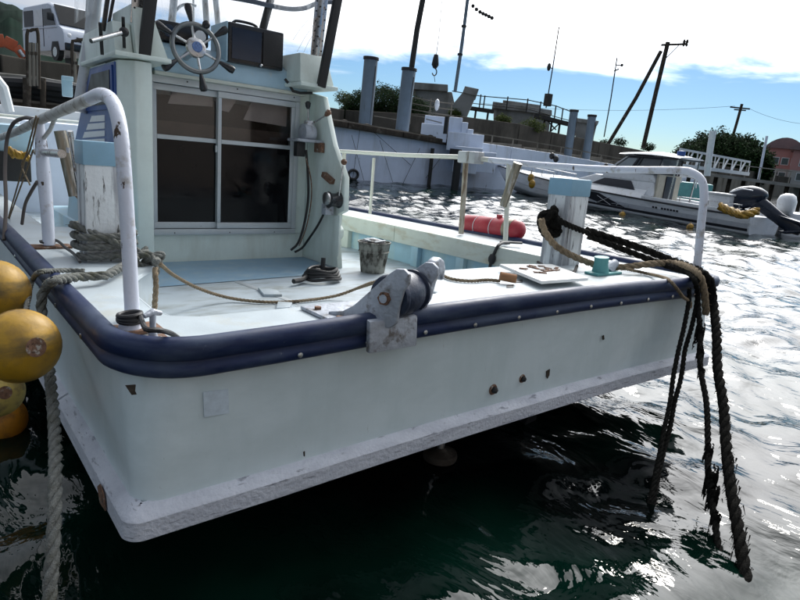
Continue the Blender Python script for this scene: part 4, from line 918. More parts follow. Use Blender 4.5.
# starboard bulwark: fascia board, ribs
for y0, y1 in ((2.83, 4.9), (4.905, 7.2), (7.205, 9.4)):
    MB().box((3.885, y0, .70), (3.945, y1, .868)).build('bulwark_board', M_cream, fb, bevel=.008)
for y in (3.25, 3.85, 4.5, 5.15, 5.75, 6.2): MB().box((3.88, y, .50), (3.94, y + (.10 if y < 5.6 else .22), .70)).build('bulwark_rib', M_inner if y < 5.6 else M_cream, fb, bevel=.006)
# hatch outline, recessed latches and scupper slot on the floor
def onfloor(name, quad, z, m, th=.006):
    P = [bp(x, y, Z=z) for x, y in quad]; return MB().prism(P, (0, 0, th)).build(name, m, fb, bevel=.002)
onfloor('hatch_seam', [(236, 280), (300, 303), (298, 305), (234, 282)], .50, M_alu, .003)
onfloor('recessed_latch', [(258, 290), (276, 292), (282, 297), (264, 297)], .50, M_floor, .02)
onfloor('recessed_latch', [(278, 304), (292, 305), (290, 310), (276, 311)], .50, M_floor, .02)
onfloor('scupper_slot', [(200, 316), (228, 314.5), (228, 316.5), (200, 318)], .50, M_alu, .004)
onfloor('scupper_slot', [(296, 306.5), (318, 304.5), (318, 306), (296, 308)], .50, M_alu, .004)
for x, y in ((510, 286.5), (519, 281.5)): onfloor('scupper_hole', [(x - 3.5, y - 1), (x + 3.5, y - 1.6), (x + 3.5, y + 1), (x - 3.5, y + 1.4)], .857, M_black, .003)
# marks on the transom
TY = 1.866
def onstern(name, quad, m, th=.004):
    P = [bp(x, y, Y=TY) for x, y in quad]; return MB().prism(P, (0, -th, 0)).build(name, m, fb, smooth=0)
P = [bp(x, y, Y=1.8855) for x, y in ((203, 392), (228, 389), (229, 413), (204, 417))]; MB().prism(P, (0, -.002, 0)).build('faded_patch', mat('faded_patch', (.62, .71, .78), .4, vary=.12, vscale=30), fb, smooth=0)
for x, y, r in ((493, 389.5, 3.6), (522, 378.5, 3.0)):
    p = bp(x, y, Y=TY); s_ = MB().lathe([(r * .008, 0), (r * .007, .006), (r * .005, .006), (r * .005, .002), (0, .002)], (0, 0, 0), 14, mtx=Matrix.Rotation(R_(90), 4, 'X').to_3x3())
    s_.v = [v + p for v in s_.v]; s_.build('drain_fitting', M_rust, fb); MB().ball(p + Vector((0, -.012, 0)), r * .005, 8).build('drain_hole', M_black, fb)
onstern('paint_chip', [(546, 371), (549.5, 369), (549, 375), (547, 378.5), (546, 376)], M_timber); onstern('paint_chip', [(303, 452), (304.5, 451), (304.5, 456), (303.5, 456)], M_timber)
onstern('paint_chip', [(602, 336), (603.5, 335), (604, 339), (602.5, 340)], M_timber)
p0 = bp(129, 388, Y=1.935); MB().prism([p0 + Vector(q) for q in ((-.012, .0, .012), (.016, -.013, .014), (.014, -.012, -.006), (.018, -.015, -.018), (.004, -.008, -.020))], (0, -.006, 0)).build('paint_chip', M_timber, fb, smooth=0)

# ---- cabin
CY = 5.30
MB().box((1.56, CY, .50), (3.04, CY + .06, .74)).build('cabin_wall', M_cabin, fb); MB().box((2.93, CY, .742), (3.04, CY + .06, 2.10)).build('cabin_wall', M_cabin, fb)
MB().prism([(1.345, 4.9, .5), (1.465, 4.9, .5), (1.585, CY + .05, .5), (1.25, CY + .05, .5), (1.25, 5.02, .5)], (0, 0, 1.585)).build('corner_post', M_cabin, fb, bevel=.012)
MB().prism([(1.25, CY + .052, .5), (1.25, 7.0, .5), (1.25, 6.65, 1.4), (1.25, 5.85, 2.085), (1.25, CY + .052, 2.085)], (.05, 0, 0)).build('cabin_side', M_cabin, fb); MB().prism([(3.045, CY + .062, .5), (3.045, 7.0, .5), (3.045, 6.65, 1.4), (3.045, 5.85, 2.06), (3.045, CY + .062, 2.06)], (.055, 0, 0)).build('cabin_side', M_cabin, fb)
MB().prism([(1.301, 6.99, .5), (1.301, 6.64, 1.4), (1.301, 5.86, 2.03), (1.301, 5.80, 2.03), (1.301, 6.58, 1.38), (1.301, 6.92, .5)], (1.743, 0, 0)).build('cabin_front', M_cabin, fb)
MB().box((1.301, CY + .07, 2.035), (3.044, 5.85, 2.07)).build('cabin_roof', M_cabin, fb)
wing = [(CY + .05, 2.10), (5.06, 2.05), (4.84, 1.62), (4.62, 1.34), (4.60, 1.04), (4.70, 1.0), (4.70, .90), (4.66, .86), (4.66, .80), (4.70, .76), (4.65, .5), (CY + .05, .5)]
MB().prism([(3.045, a, b_) for a, b_ in wing], (.055, 0, 0)).build('wing_wall', M_cabin, fb, bevel=.01)
# dash
MB().prism([(1.59, a, b_) for a, b_ in ((5.25, 2.075), (5.25, 2.11), (5.29, 2.25), (5.45, 2.33), (6.1, 2.36), (6.1, 2.075))], (1.40, 0, 0)).build('dash', M_dash, fb, bevel=.008)
MB().box((1.588, 5.235, 2.045), (2.97, 5.30, 2.075)).build('dash_trim', M_cream, fb, bevel=.006)
MB().tube([bp(x, y, Y=5.2) for x, y in ((285, 79), (289, 84), (293, 91), (300, 93), (312, 93))], .012, 6).build('edge_rubber', M_black, fb)
# door: frame, two sliding leaves, panes
dr_ = []
fr = MB()
fx0, fx1, fz0, fz1 = 1.575, 2.93, .742, 2.045
def dbox(name, a, b_, m, par, bev=.004): return MB().box(a, b_).build(name, m, par, bevel=bev)
frame = dbox('door_frame', (fx0, 5.27, fz1 - .055), (fx1, 5.34, fz1), M_alu, fb)
dbox('frame_member', (fx0, 5.27, fz0), (fx1, 5.34, fz0 + .05), M_alu, frame); dbox('frame_member', (fx1 - .045, 5.272, fz0 + .051), (fx1, 5.34, fz1 - .056), M_alu, frame)
dbox('frame_member', (fx0, 5.272, fz0 + .051), (fx0 + .012, 5.34, fz1 - .056), M_alu, frame)
zb, zt, zm = fz0 + .055, fz1 - .06, 1.565
def leaf(x0, x1, y, hname):
    lf = dbox('sliding_door', (x0, y, zb), (x1, y + .03, zb + .055), M_alu, fb)
    for a, b_ in (((x0, y, zt - .05), (x1, y + .03, zt)), ((x0, y + .001, zb + .056), (x0 + .032, y + .03, zt - .051)), ((x1 - .04, y + .001, zb + .056), (x1, y + .03, zt - .051)), ((x0 + .033, y, zm - .018), (x1 - .041, y + .03, zm + .018))):
        dbox('door_rail', a, b_, M_alu, lf)
    MB().box((x0 + .033, y + .012, zb + .056), (x1 - .041, y + .018, zm - .019)).build('lower_pane', M_pane, lf, smooth=0)
    MB().box((x0 + .033, y + .012, zm + .019), (x1 - .041, y + .018, zt - .051)).build('upper_pane', M_pane2, lf, smooth=0)
    if hname: MB().box((x1 - .055, y - .02, 1.47), (x1 - .03, y, 1.53)).build('catch', M_alu, lf, bevel=.004)
leaf(fx0 + .013, 2.17, 5.305, True); leaf(2.13, fx1 - .046, 5.272, False)
# behind the upper panes: added pale pieces standing in for reflections, brown board below
M_reflp = mat('reflection_piece', (.80, .72, .69), .9, vary=.08, vscale=8); M_brd = mat('inner_board', (.12, .09, .08), .8, vary=.3, vscale=12)
for quad in (((1.60, 1.99), (1.66, 1.99), (1.62, 1.86), (1.60, 1.86)), ((1.80, 1.99), (2.13, 1.99), (2.13, 1.86), (1.74, 1.84)), ((2.17, 1.99), (2.38, 1.99), (2.28, 1.83), (2.17, 1.84)), ((2.52, 1.99), (2.86, 1.99), (2.86, 1.76), (2.42, 1.78))):
    MB().prism([(a, 5.40, b_) for a, b_ in quad], (0, .01, 0)).build('reflection_piece', M_reflp, fb)
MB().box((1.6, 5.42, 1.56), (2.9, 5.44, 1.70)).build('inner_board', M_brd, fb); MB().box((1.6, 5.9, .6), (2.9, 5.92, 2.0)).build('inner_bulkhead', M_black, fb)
for x in (1.75, 2.25, 2.7): MB().ball((x, 5.268, fz0 + .02), .006, 6).build('screw_head', M_black, frame)
for x in (1.86, 2.3, 2.86): MB().ball((x, 5.268, fz1 - .02), .007, 6).build('screw_head', M_black, frame)

# port side of the cabin: blue panel, window, striped emblem
SX = 1.247
def onside(name, quad, m, th=.01, X=SX):
    P = [bp(x, y, X=X) for x, y in quad]; return MB().prism(P, (-th, 0, 0)).build(name, m, fb, bevel=.002)
MB().prism([(1.249, 5.04, 1.05), (1.249, 6.70, 1.05), (1.249, 6.55, 1.45), (1.249, 5.82, 2.07), (1.249, 5.04, 2.07)], (-.011, 0, 0)).build('blue_side_panel', M_bluew, fb, smooth=0)
sw_ = MB().prism([(1.238, 5.08, 1.73), (1.238, 6.12, 1.73), (1.238, 5.74, 2.05), (1.238, 5.08, 2.05)], (-.012, 0, 0)).build('side_window_frame', M_bluew, fb, bevel=.004)
MB().prism([(1.2255, 5.13, 1.77), (1.2255, 6.0, 1.77), (1.2255, 5.70, 2.015), (1.2255, 5.13, 2.015)], (-.005, 0, 0)).build('side_window', mat('smoked_acrylic', (.03, .02, .02), .35, spec=.15), sw_, smooth=0)
for quad in ([(92, 116), (105, 115), (105, 121), (90, 122)], [(88.5, 124), (105, 122.5), (105, 128.5), (86.5, 130)], [(85, 132), (105, 130.5), (105, 136), (83, 138)], [(82, 140), (105, 138.5), (105, 143), (80, 146)]):
    P = [bp(x, y, X=1.2375) for x, y in quad]; MB().prism(P, (-.004, 0, 0)).build('emblem_stripe', M_white, fb, smooth=0)
MB().box((1.20, 4.86, 2.095), (1.60, 6.0, 2.13)).build('flybridge_ledge', M_cabin, fb, bevel=.012)
MB().box((2.75, 4.95, 2.105), (3.14, 5.62, 2.14)).build('flybridge_ledge', M_cabin, fb, bevel=.01)
MB().prism([(1.235, a, b_) for a, b_ in ((5.0, 2.132), (5.08, 2.36), (6.0, 2.36), (6.3, 2.132))], (.13, 0, 0)).build('side_coaming', M_cabin, fb, bevel=.015)
MB().prism([(1.37, a, b_) for a, b_ in ((4.95, 2.132), (5.05, 2.50), (5.6, 2.50), (5.8, 2.132))], (.10, 0, 0)).build('side_coaming', M_cabin, fb, bevel=.015)
MB().prism([(1.46, 5.0, 2.137), (1.62, 5.0, 2.137), (1.52, 5.02, 2.42), (1.46, 5.02, 2.42)], (0, .06, 0)).build('gusset', M_cabin, fb, bevel=.008)
MB().loft([[(2.77, 5.0, 2.142), (3.13, 5.0, 2.142), (3.13, 5.5, 2.142), (2.77, 5.5, 2.142)], [(2.80, 5.08, 2.40), (3.08, 5.08, 2.40), (3.08, 5.5, 2.40), (2.80, 5.5, 2.40)]]).build('starboard_console', M_cabin, fb, bevel=.02)
a, b_ = bp(91, 41, Y=4.75), bp(124, 32, Y=4.9)
MB().tube([a, b_], .016, 10).build('grab_bar', M_steel, fb); MB().ball(b_, .035, 12).build('bar_knob', M_black, fb)
for p in (a.lerp(b_, .28), a.lerp(b_, .98)): MB().bar(p + Vector((0, 0, .10)), p + Vector((.03, .10, -.09)), .022).build('bar_bracket', M_black, fb)
# frame posts of the flybridge enclosure
def post(name, p, q, w_, d_, m, Y=5.0): 
    return MB().bar(bp(*p, Y=Y), bp(*q, Y=Y), w_, d_, up=(0, 1, 0)).build(name, m, fb, bevel=.005)
post('black_post', (155, -40), (144, 56), .085, .05, M_black, 4.97)
post('black_post', (345, -40), (321, 87), .075, .05, M_black, 4.95)
post('black_strap', (281, -40), (260, 40), .07, .03, M_black, 5.75)
post('black_post', (113, -40), (103, 31), .03, .03, M_blackg, 5.15); post('black_post', (119, -30), (108, 27), .022, .03, M_blackg, 5.55); post('black_post', (137, -40), (132, 26), .03, .03, M_blackg, 5.2)
for (p, q, Y_) in (((141, -40), (136, 24), 5.05), ((322, -30), (314, 64), 5.1), ((330, -40), (319, 60), 5.3)):
    o = post('perforated_post', p, q, .085 if Y_ < 5.2 else .05, .012, M_steel, Y_)
    A_, B_2 = bp(*p, Y=Y_ - .012), bp(*q, Y=Y_ - .012)
    for k in range(18):
        c = A_.lerp(B_2, .06 + k * .053) + Vector(((-.018 if k % 2 else .018), 0, 0)); MB().cyl(c, c + Vector((0, .004, 0)), .0075, n=8).build('hole', M_black, o)
M_pipe = mat('pipe_pale', (.48, .50, .52), .4, .2, vary=.1, spots=[((.25, .22, .19), (12, 12, 4), .6, .07, .7)])
for (p, q, Y_, r) in (((178, -40), (169, 50), 6.4, .035), ((203, -30), (207, 30), 6.6, .03), ((213, -30), (219, 34), 6.6, .03), ((193, -30), (194, 40), 6.8, .01)):
    MB().cyl(bp(*p, Y=Y_), bp(*q, Y=Y_), r).build('tower_pipe', M_pipe, fb)
MB().tube(smoothpath([bp(x, y, Y=6.4) for x, y in ((173, 40), (172, 20), (178, 8), (187, 4), (196, 6))], .03), .014, 8).build('tower_hoop', M_pipe, fb)
MB().tube([bp(100, -50, Y=6.0), bp(91, 40, Y=6.0), bp(80, 112, Y=6.0)], [.05, .055, .06], 14).build('weathered_mast', M_pipe, fb)
MB().tube([bp(90, -50, Y=6.1), bp(86, 30, Y=6.1), bp(88, 60, Y=6.05)], .012, 8).build('thin_stay', M_pipe, fb)
# clear curtain and canopy hem
cm_ = bpy.data.materials.new('clear_vinyl'); cm_.use_nodes = True; t = cm_.node_tree; n = t.nodes; l = t.links; n.remove(n['Principled BSDF'])
tr_ = n.new('ShaderNodeBsdfTransparent'); df = n.new('ShaderNodeBsdfTranslucent'); gl = n.new('ShaderNodeBsdfGlossy'); gl.inputs['Roughness'].default_value = .12; df.inputs[0].default_value = (.7, .75, .8, 1)
wv = n.new('ShaderNodeTexNoise'); wv.inputs['Scale'].default_value = 3; wv.inputs['Distortion'].default_value = 2.5; wv.inputs['Detail'].default_value = 3
tcn = n.new('ShaderNodeTexCoord'); mp = n.new('ShaderNodeMapping'); mp.inputs['Rotation'].default_value = (0, .5, 0); mp.inputs['Scale'].default_value = (3.5, 1, .5); l.new(tcn.outputs['Object'], mp.inputs[0]); l.new(mp.outputs[0], wv.inputs['Vector'])
rg = n.new('ShaderNodeMapRange'); rg.inputs['From Min'].default_value = .5; rg.inputs['From Max'].default_value = .75; rg.inputs['To Min'].default_value = .08; rg.inputs['To Max'].default_value = .45; l.new(wv.outputs[0], rg.inputs[0])
ms = n.new('ShaderNodeMixShader'); l.new(rg.outputs[0], ms.inputs[0]); l.new(tr_.outputs[0], ms.inputs[1]); l.new(df.outputs[0], ms.inputs[2])
m2 = n.new('ShaderNodeMixShader'); m2.inputs[0].default_value = .04; l.new(ms.outputs[0], m2.inputs[1]); l.new(gl.outputs[0], m2.inputs[2]); l.new(m2.outputs[0], n['Material Output'].inputs[0])
def sheet(name, quad, m, nx=10, nz=10, wob=.02):
    A, B_3, C_, D_ = [Vector(q) for q in quad]; vs = []
    for i in range(nx + 1):
        for k in range(nz + 1):
            u, v = i / nx, k / nz; p = A.lerp(B_3, u).lerp(D_.lerp(C_, u), v); vs.append(p + Vector((0, noise.noise(p * 4) * wob, 0)))
    return MB().add(vs, [(i * (nz + 1) + k, (i + 1) * (nz + 1) + k, (i + 1) * (nz + 1) + k + 1, i * (nz + 1) + k + 1) for i in range(nx) for k in range(nz)]).build(name, m, fb, smooth=80)
sheet('clear_curtain', [(1.5, 6.0, 2.36), (2.55, 6.0, 2.36), (2.65, 6.0, 3.5), (1.5, 6.0, 3.5)], cm_)
sheet('clear_curtain', [(2.56, 5.98, 2.38), (3.10, 5.3, 2.42), (3.15, 5.3, 3.5), (2.66, 5.98, 3.5)], cm_)
sheet('clear_curtain', [(1.16, 5.2, 2.42), (1.16, 5.95, 2.42), (1.2, 5.95, 3.5), (1.2, 5.2, 3.5)], cm_)
hem = [bp(x, y, Y=5.7) for x, y in ((228, -3), (250, 1), (272, 6), (290, 9), (305, 8), (318, 3), (332, 2))]
MB().tube(smoothpath(hem, .03), .022, 8).build('canopy_hem', mat('canopy_grey_blue', (.10, .12, .16), .8), fb)
for (xa, ya, xb, yb) in ((308, 20, 293, 40), (314, 24, 297, 52), (316, 30, 303, 54)):
    MB().tube([bp(xa, ya, Y=5.72), bp((xa + xb) / 2 - 1, (ya + yb) / 2, Y=5.73), bp(xb, yb, Y=5.72)], .0022, 4).build('curtain_crease', M_pipe, fb)
# canopy top, above the picture
MB().box((1.1, 5.0, 3.5), (3.2, 6.4, 3.56)).build('canopy', MATS['canopy_grey_blue'], fb, bevel=.02)

# ---- steering wheel
wc = bp(196, 48, Y=5.02); tilt = Matrix.Rotation(R_(-12), 3, 'X')
def wpnt(r, a, d=0): return wc + tilt @ Vector((r * math.cos(a), d, r * math.sin(a)))
RWH = .185
rim = MB().tube([wpnt(RWH, 2 * PI * k / 40) for k in range(40)], .019, 10, closed=True).build('wheel_rim', mat('wheel_metal', (.20, .21, .21), .38, .85, vary=.15), fb)
mt_ = tilt @ Matrix.Rotation(R_(90), 3, 'X')
hub = MB(); hub.lathe([(.075, -.02), (.082, 0), (.075, .018), (.045, .028), (0, .03)], wc, 20, mtx=mt_); hub.build('wheel_hub', M_steel, fb)
MB().lathe([(.042, .028), (.040, .036), (0, .038)], wc, 20, mtx=mt_).build('hub_badge', mat('badge_blue', (.10, .17, .36), .4, vary=.5, vscale=70), fb)
for k in range(6):
    a = R_(97 + 60 * k)
    MB().tube([wpnt(.06, a), wpnt(RWH, a)], [.012, .009], 8).build('wheel_spoke', M_steel, fb)
    MB().tube([wpnt(RWH + .012, a), wpnt(RWH + .03, a), wpnt(RWH + .075, a), wpnt(RWH + .12, a), wpnt(RWH + .145, a), wpnt(RWH + .15, a)], [.010, .016, .024, .032, .027, .010], 12).build('wheel_handle', M_blackg, fb)
k_ = wpnt(RWH, R_(66)); MB().ball(k_ + Vector((0, -.05, .02)), .032, 12).build('turning_knob', M_blackg, fb)
MB().cyl(wc, wc + tilt @ Vector((0, .24, 0)), .03).build('wheel_shaft', M_steel, fb)
MB().box((1.68, 5.42, 2.34), (2.10, 5.7, 2.50)).build('gauge_panel', M_blackg, fb, bevel=.02)
for x in (1.76, 2.02): MB().lathe([(.05, 0), (.05, .01), (.04, .012), (0, .012)], (x, 5.418, 2.42), 14, mtx=Matrix.Rotation(R_(90), 3, 'X')).build('gauge', M_white if x > 2 else M_screen, fb)
# ---- navigation monitor box
MB().box((2.185, 5.25, 2.24), (2.20, 5.60, 2.56)).build('monitor_cheek', M_dash, fb, bevel=.004)
mon = MB().box((2.202, 5.24, 2.235), (2.72, 5.62, 2.56)).build('monitor_box', M_blackg, fb, bevel=.015)
MB().box((2.23, 5.232, 2.27), (2.50, 5.239, 2.52)).build('screen', M_screen, mon, smooth=0); MB().box((2.515, 5.228, 2.26), (2.70, 5.239, 2.53)).build('side_panel', M_black, mon, bevel=.004)
MB().tube(smoothpath([(2.30, 5.4, 2.565), (2.33, 5.4, 2.605), (2.50, 5.4, 2.605), (2.55, 5.4, 2.565)], .02), .012, 8).build('carry_handle', M_blackg, mon)
MB().ball((2.50, 5.23, 2.25), .015, 8).build('fitting', M_steel, mon)

# ---- engine controls on the wing wall
X0 = 3.04
def wx(px, py, x=2.98): return bp(px, py, X=x)
ch = wx(308, 133, 2.93)
MB().lathe([(.03, -.07), (.08, -.06), (.09, 0), (.08, .05), (.03, .06)], ch, 16, axis='X').build('control_head', M_galv, fb)
MB().lathe([(.06, .0), (.065, .05), (.045, .11), (0, .115)], ch + Vector((.01, 0, .0)), 14).build('control_dome', M_steel, fb)
MB().box((ch.x - .16, ch.y - .10, ch.z - .085), (X0, ch.y + .10, ch.z - .06)).build('control_bracket', M_galv, fb, bevel=.005)
MB().box((ch.x - .12, ch.y - .02, ch.z - .22), (ch.x - .03, ch.y + .05, ch.z - .086)).build('control_box', M_black, fb, bevel=.01)
MB().box((X0 - .04, ch.y - .13, ch.z - .17), (X0 - .001, ch.y + .0, ch.z - .08)).build('wood_pad', M_rust, fb, bevel=.006)
for p, kn in ((wx(308, 108, 2.93), M_blackg), (bp(326, 115, X=2.99), M_rust)):
    MB().tube([ch + Vector((0, 0, .06)), p], .008, 8).build('control_lever', M_steel, fb); d = (p - ch).normalized()
    MB().tube([p - d * .01, p + d * .015, p + d * .045, p + d * .06], [.012, .024, .028, .012], 12).build('lever_knob', kn, fb)
p = bp(328, 178, X=3.02); MB().bar(p + Vector((0, .08, .03)), p + Vector((0, -.08, -.03)), .05, .05).build('wood_pad', M_rust, fb, bevel=.005)
c = bp(334, 200, X=2.99)
MB().lathe([(.055, -.07), (.075, -.06), (.06, -.03), (.06, .03), (.075, .05), (.05, .06)], c, 18, axis='X').build('reel_drum', M_blackg, fb)
MB().lathe([(.04, -.10), (.06, -.09), (.06, -.072)], c + Vector((0, 0, .01)), 16, axis='X').build('reel_cover', M_steel, fb)
MB().box((c.x - .07, c.y + .02, c.z - .14), (c.x + .02, c.y + .1, c.z - .04)).build('reel_bracket', M_galv, fb, bevel=.01)
MB().tube([c + Vector((.03, -.03, .02)), bp(343, 165, X=3.02)], .008, 8).build('reel_lever', M_steel, fb); MB().ball(bp(344, 162, X=3.02), .028, 12).build('lever_knob', M_rust, fb)
MB().prism([(3.02, 4.62, .62), (3.02, 4.72, .60), (3.02, 4.74, .98), (3.02, 4.63, 1.0)], (.02, 0, 0)).build('patch_plate', M_cabin, fb, bevel=.003)
MB().tube(smoothpath([bp(x, y, Y=yy) for x, y, yy in ((306, 150, 5.1), (308, 175, 5.1), (308, 200, 5.12), (304, 225, 5.15), (298, 243, 5.15), (291, 250, 5.15))], .03), .012, 8).build('control_cable', M_black, fb)
MB().tube(smoothpath([bp(x, y, Y=yy) for x, y, yy in ((327, 207, 4.85), (318, 225, 4.95), (308, 240, 5.1), (302, 248, 5.15), (295, 252, 5.15))], .03), .011, 8).build('control_cable', M_black, fb)
MB().tube(smoothpath([bp(x, y, Y=yy) for x, y, yy in ((306, 158, 5.08), (311, 180, 5.08), (311, 202, 5.1), (306, 228, 5.15), (299, 246, 5.16))], .03), .006, 6).build('control_cable', M_rust, fb)

# ---- bitts
for nm, (x0, y0, x1, y1, lean) in (('port', (.70, 3.50, .92, 3.70, 0)), ('starboard', (3.70, 2.66, 3.93, 2.86, 0))):
    bt = MB().box((x0, y0, .80), (x1, y1, 1.37)).build('mooring_bitt', M_bwood, fb, bevel=.012)
    MB().box((x0 - .005, y0 - .005, 1.365), (x1 + .005, y1 + .005, 1.49)).build('bitt_cap', M_bcap, bt, bevel=.012)
MB().box((1.03, 5.0, .5), (1.24, 6.9, .82)).build('side_box', M_inner, fb, bevel=.01)
MB().loft([[(.98, 4.4, .862), (1.22, 4.4, .862), (1.22, 5.6, .862), (.98, 5.6, .862)], [(1.0, 4.75, 1.12), (1.2, 4.7, 1.12), (1.2, 5.55, 1.12), (1.0, 5.55, 1.12)]]).build('side_box', M_inner, fb, bevel=.015)

# ---- port rail
PX = .60
prt = [bp(133, 330, X=PX), bp(129, 250, X=PX), bp(124, 170, X=PX), bp(120, 128, X=PX), bp(113, 103, X=PX), bp(102, 94.5, X=PX), bp(88, 99.5, X=PX)]
MB().tube(smoothpath(prt, .03), .026, 20).build('port_rail', M_rail, fb, smooth=60)
top = [bp(91, 98.5, X=PX), bp(75, 105, X=PX), bp(55, 113.5, X=PX), bp(38, 121, X=PX), bp(18, 131, X=PX), bp(2, 137, X=PX), bp(-25, 146, X=PX)]
MB().tube(smoothpath(top, .05), [.0262] * len(smoothpath(top, .05)), 20).build('port_rail', M_railtop, fb, smooth=60)
s2 = [bp(40, 121, X=PX), bp(41, 140, X=PX), bp(44, 175, X=PX), bp(47, 210, X=PX), bp(49, 245, X=PX)]
MB().tube(s2, [.020, .03, .038, .034, .032], 16).build('rail_stanchion', M_rail, fb, smooth=60)
MB().tube([bp(56, 116, X=.62), bp(50, 130, X=.62), bp(43, 139, X=.61)], .011, 8).build('rail_brace', M_railtop, fb)
MB().tube([bp(37, 152, X=PX), bp(62, 154, X=.62)], .022, 10).build('rail_link', M_steel, fb)
b0 = bp(130, 331, Z=.86)
MB().box((b0.x - .11, b0.y - .05, .857), (b0.x + .10, b0.y + .06, .872)).build('rail_base_plate', M_rust, fb, bevel=.004)
MB().tube([b0 + Vector((0, 0, .0)), b0 + Vector((0, 0, .05))], [.042, .028], 18).build('rail_foot', M_rail, fb)
b1 = bp(48, 247, Z=.86); MB().box((b1.x - .10, b1.y - .06, .857), (b1.x + .12, b1.y + .06, .870)).build('rail_base_plate', M_rust, fb, bevel=.004)
# T cleat
c = bp(153, 340, Z=.857)
MB().box((c.x - .045, c.y - .03, .857), (c.x + .045, c.y + .03, .868)).build('cleat_base', M_rust, fb, bevel=.003)
MB().tube([(c.x, c.y, .866), (c.x, c.y, .90), (c.x, c.y, .945)], [.016, .010, .011], 12).build('cleat_stem', M_galv, fb); MB().tube([(c.x - .03, c.y - .01, .945), (c.x, c.y, .955), (c.x + .03, c.y + .01, .945)], [.008, .013, .008], 10).build('cleat_horn', M_galv, fb)
# rod holders
MB().cyl(bp(60, 131, X=.72), bp(75, 196, X=.78), .034, .036, n=18).build('rod_holder', M_bronze, fb); MB().cyl(bp(70, 131, X=.74), bp(80, 193, X=.80), .016, n=12).build('rod_holder_rod', M_steel, fb)
MB().bar(bp(66, 150, X=.74), bp(84, 155, X=.9), .03).build('rod_clamp', M_galv, fb); MB().bar(bp(74, 188, X=.78), bp(84, 200, X=.9), .04).build('rod_clamp', M_rust, fb)
# ---- starboard rail
SXR = 4.2
sr = [bp(697, 268, X=SXR), bp(701, 225, X=SXR), bp(704, 196, X=SXR), bp(702, 181, X=SXR), bp(693, 173, X=SXR), bp(680, 170.5, X=SXR), bp(640, 170, X=SXR), bp(600, 169, X=SXR), bp(540, 165, X=SXR), bp(490, 160, X=SXR)]
MB().tube(smoothpath(sr, .04), .027, 18).build('starboard_rail', M_rail, fb, smooth=60)
MB().tube([bp(492, 160, X=SXR), bp(462, 157, X=SXR), bp(400, 155, X=SXR), bp(345, 151.5, X=SXR), bp(310, 150, X=SXR)], .023, 14).build('starboard_rail', M_rail2, fb)
for (p, q, r, mm) in (((374, 158), (370, 214), .018, M_rail2), ((466, 160), (461, 234), .026, mat('post_stained', (.42, .38, .31), .55, spots=[((.20, .14, .09), (20, 20, 5), .55, .07, .8)], vary=.15)), ((509, 163), (505, 248), .022, M_rail2), ((345, 153), (343, 212), .015, M_rail2), ((343, 151), (341, 212), .01, M_rail2)):
    A_, B_2 = bp(*p, X=SXR), bp(*q, X=SXR); MB().cyl(A_, B_2, r, n=12).build('rail_stanchion', mm, fb)
A_ = bp(470, 158, X=4.17); MB().box(A_ - Vector((.07, .13, .05)), A_ + Vector((.06, .10, .06))).build('rail_box', M_pipe, fb, bevel=.012)
MB().cyl(bp(518, 163, X=4.1), bp(503, 206, X=4.1), .040, .034, n=16).build('rod_holder', M_bronze, fb)
B_2 = bp(697, 268, X=SXR); MB().cyl((B_2.x, B_2.y, .857), (B_2.x, B_2.y, .90), .045, .035, n=16).build('rail_foot', M_rust, fb); MB().box((B_2.x - .12, B_2.y - .06, .858), (B_2.x + .1, B_2.y + .07, .872)).build('rail_base_plate', M_rust, fb, bevel=.004)
# teal fairlead
c = bp(604, 274, Z=.857)
MB().box((c.x - .16, c.y - .055, .857), (c.x + .14, c.y + .055, .875)).build('fairlead_base', M_teal, fb, bevel=.006)
MB().tube([(c.x - .05, c.y, .87), (c.x - .055, c.y, .93), (c.x - .06, c.y, .98)], [.06, .048, .05], 16).build('fairlead_post', M_teal, fb)
MB().tube([(c.x + .06, c.y + .01, .87), (c.x + .10, c.y + .01, .91), (c.x + .14, c.y + .01, .93)], [.04, .035, .03], 12).build('fairlead_post', M_galv, fb)
MB().tube(smoothpath([bp(x, y, Z=.885) for x, y in ((538, 262), (547, 268), (555, 275), (566, 276), (574, 272), (577, 266))], .03), .011, 8).build('wire_ring', M_pole, fb)

# ---- anchor roller on the transom edge, its pin set askew to the stern
PV = Vector((1.50, 1.87, .99)); RA = Matrix.Rotation(R_(22), 3, 'Z')
def ask(mb):
    mb.v = [PV + RA @ ((v - Vector((1.50, 1.85, .875))) * .86) - Vector((0, .02, .115)) for v in mb.v]; return mb
def cheek(x, name):
    pf = [(2.14, .868), (2.14, .886), (2.06, .902), (2.0, .94), (1.94, 1.0), (1.87, 1.07), (1.82, 1.12), (1.785, 1.148), (1.745, 1.152), (1.715, 1.13), (1.715, 1.09), (1.74, 1.05), (1.755, .98), (1.76, .90), (1.80, .868)]
    return ask(MB().prism([(x, a, b_) for a, b_ in pf], (.022, 0, 0))).build(name, M_galv, fb, bevel=.008, smooth=50)
cheek(1.365, 'roller_cheek'); cheek(1.645, 'roller_cheek')
MB().box((1.26, 1.865, .858), (1.64, 2.20, .874)).build('roller_base', M_galv, fb, bevel=.005)
MB().prism([(1.33, 1.81, .905), (1.33, 1.785, .900), (1.33, 1.775, .775), (1.33, 1.80, .775)], (.24, 0, 0)).build('roller_apron', M_galv, fb, bevel=.006)
ask(MB().lathe([(.03, -.125), (.098, -.122), (.104, -.108), (.104, -.095), (.090, -.09), (.102, -.05), (.106, 0), (.102, .05), (.090, .09), (.104, .095), (.104, .108), (.098, .122), (.03, .125)], (1.515, 1.83, 1.005), 28, axis='X')).build('roller_drum', M_bluedk, fb, smooth=60)
ask(MB().lathe([(.0, -.155), (.02, -.155), (.02, .14), (0, .14)], (1.50, 1.83, 1.005), 10, axis='X')).build('roller_pin', M_galv, fb)
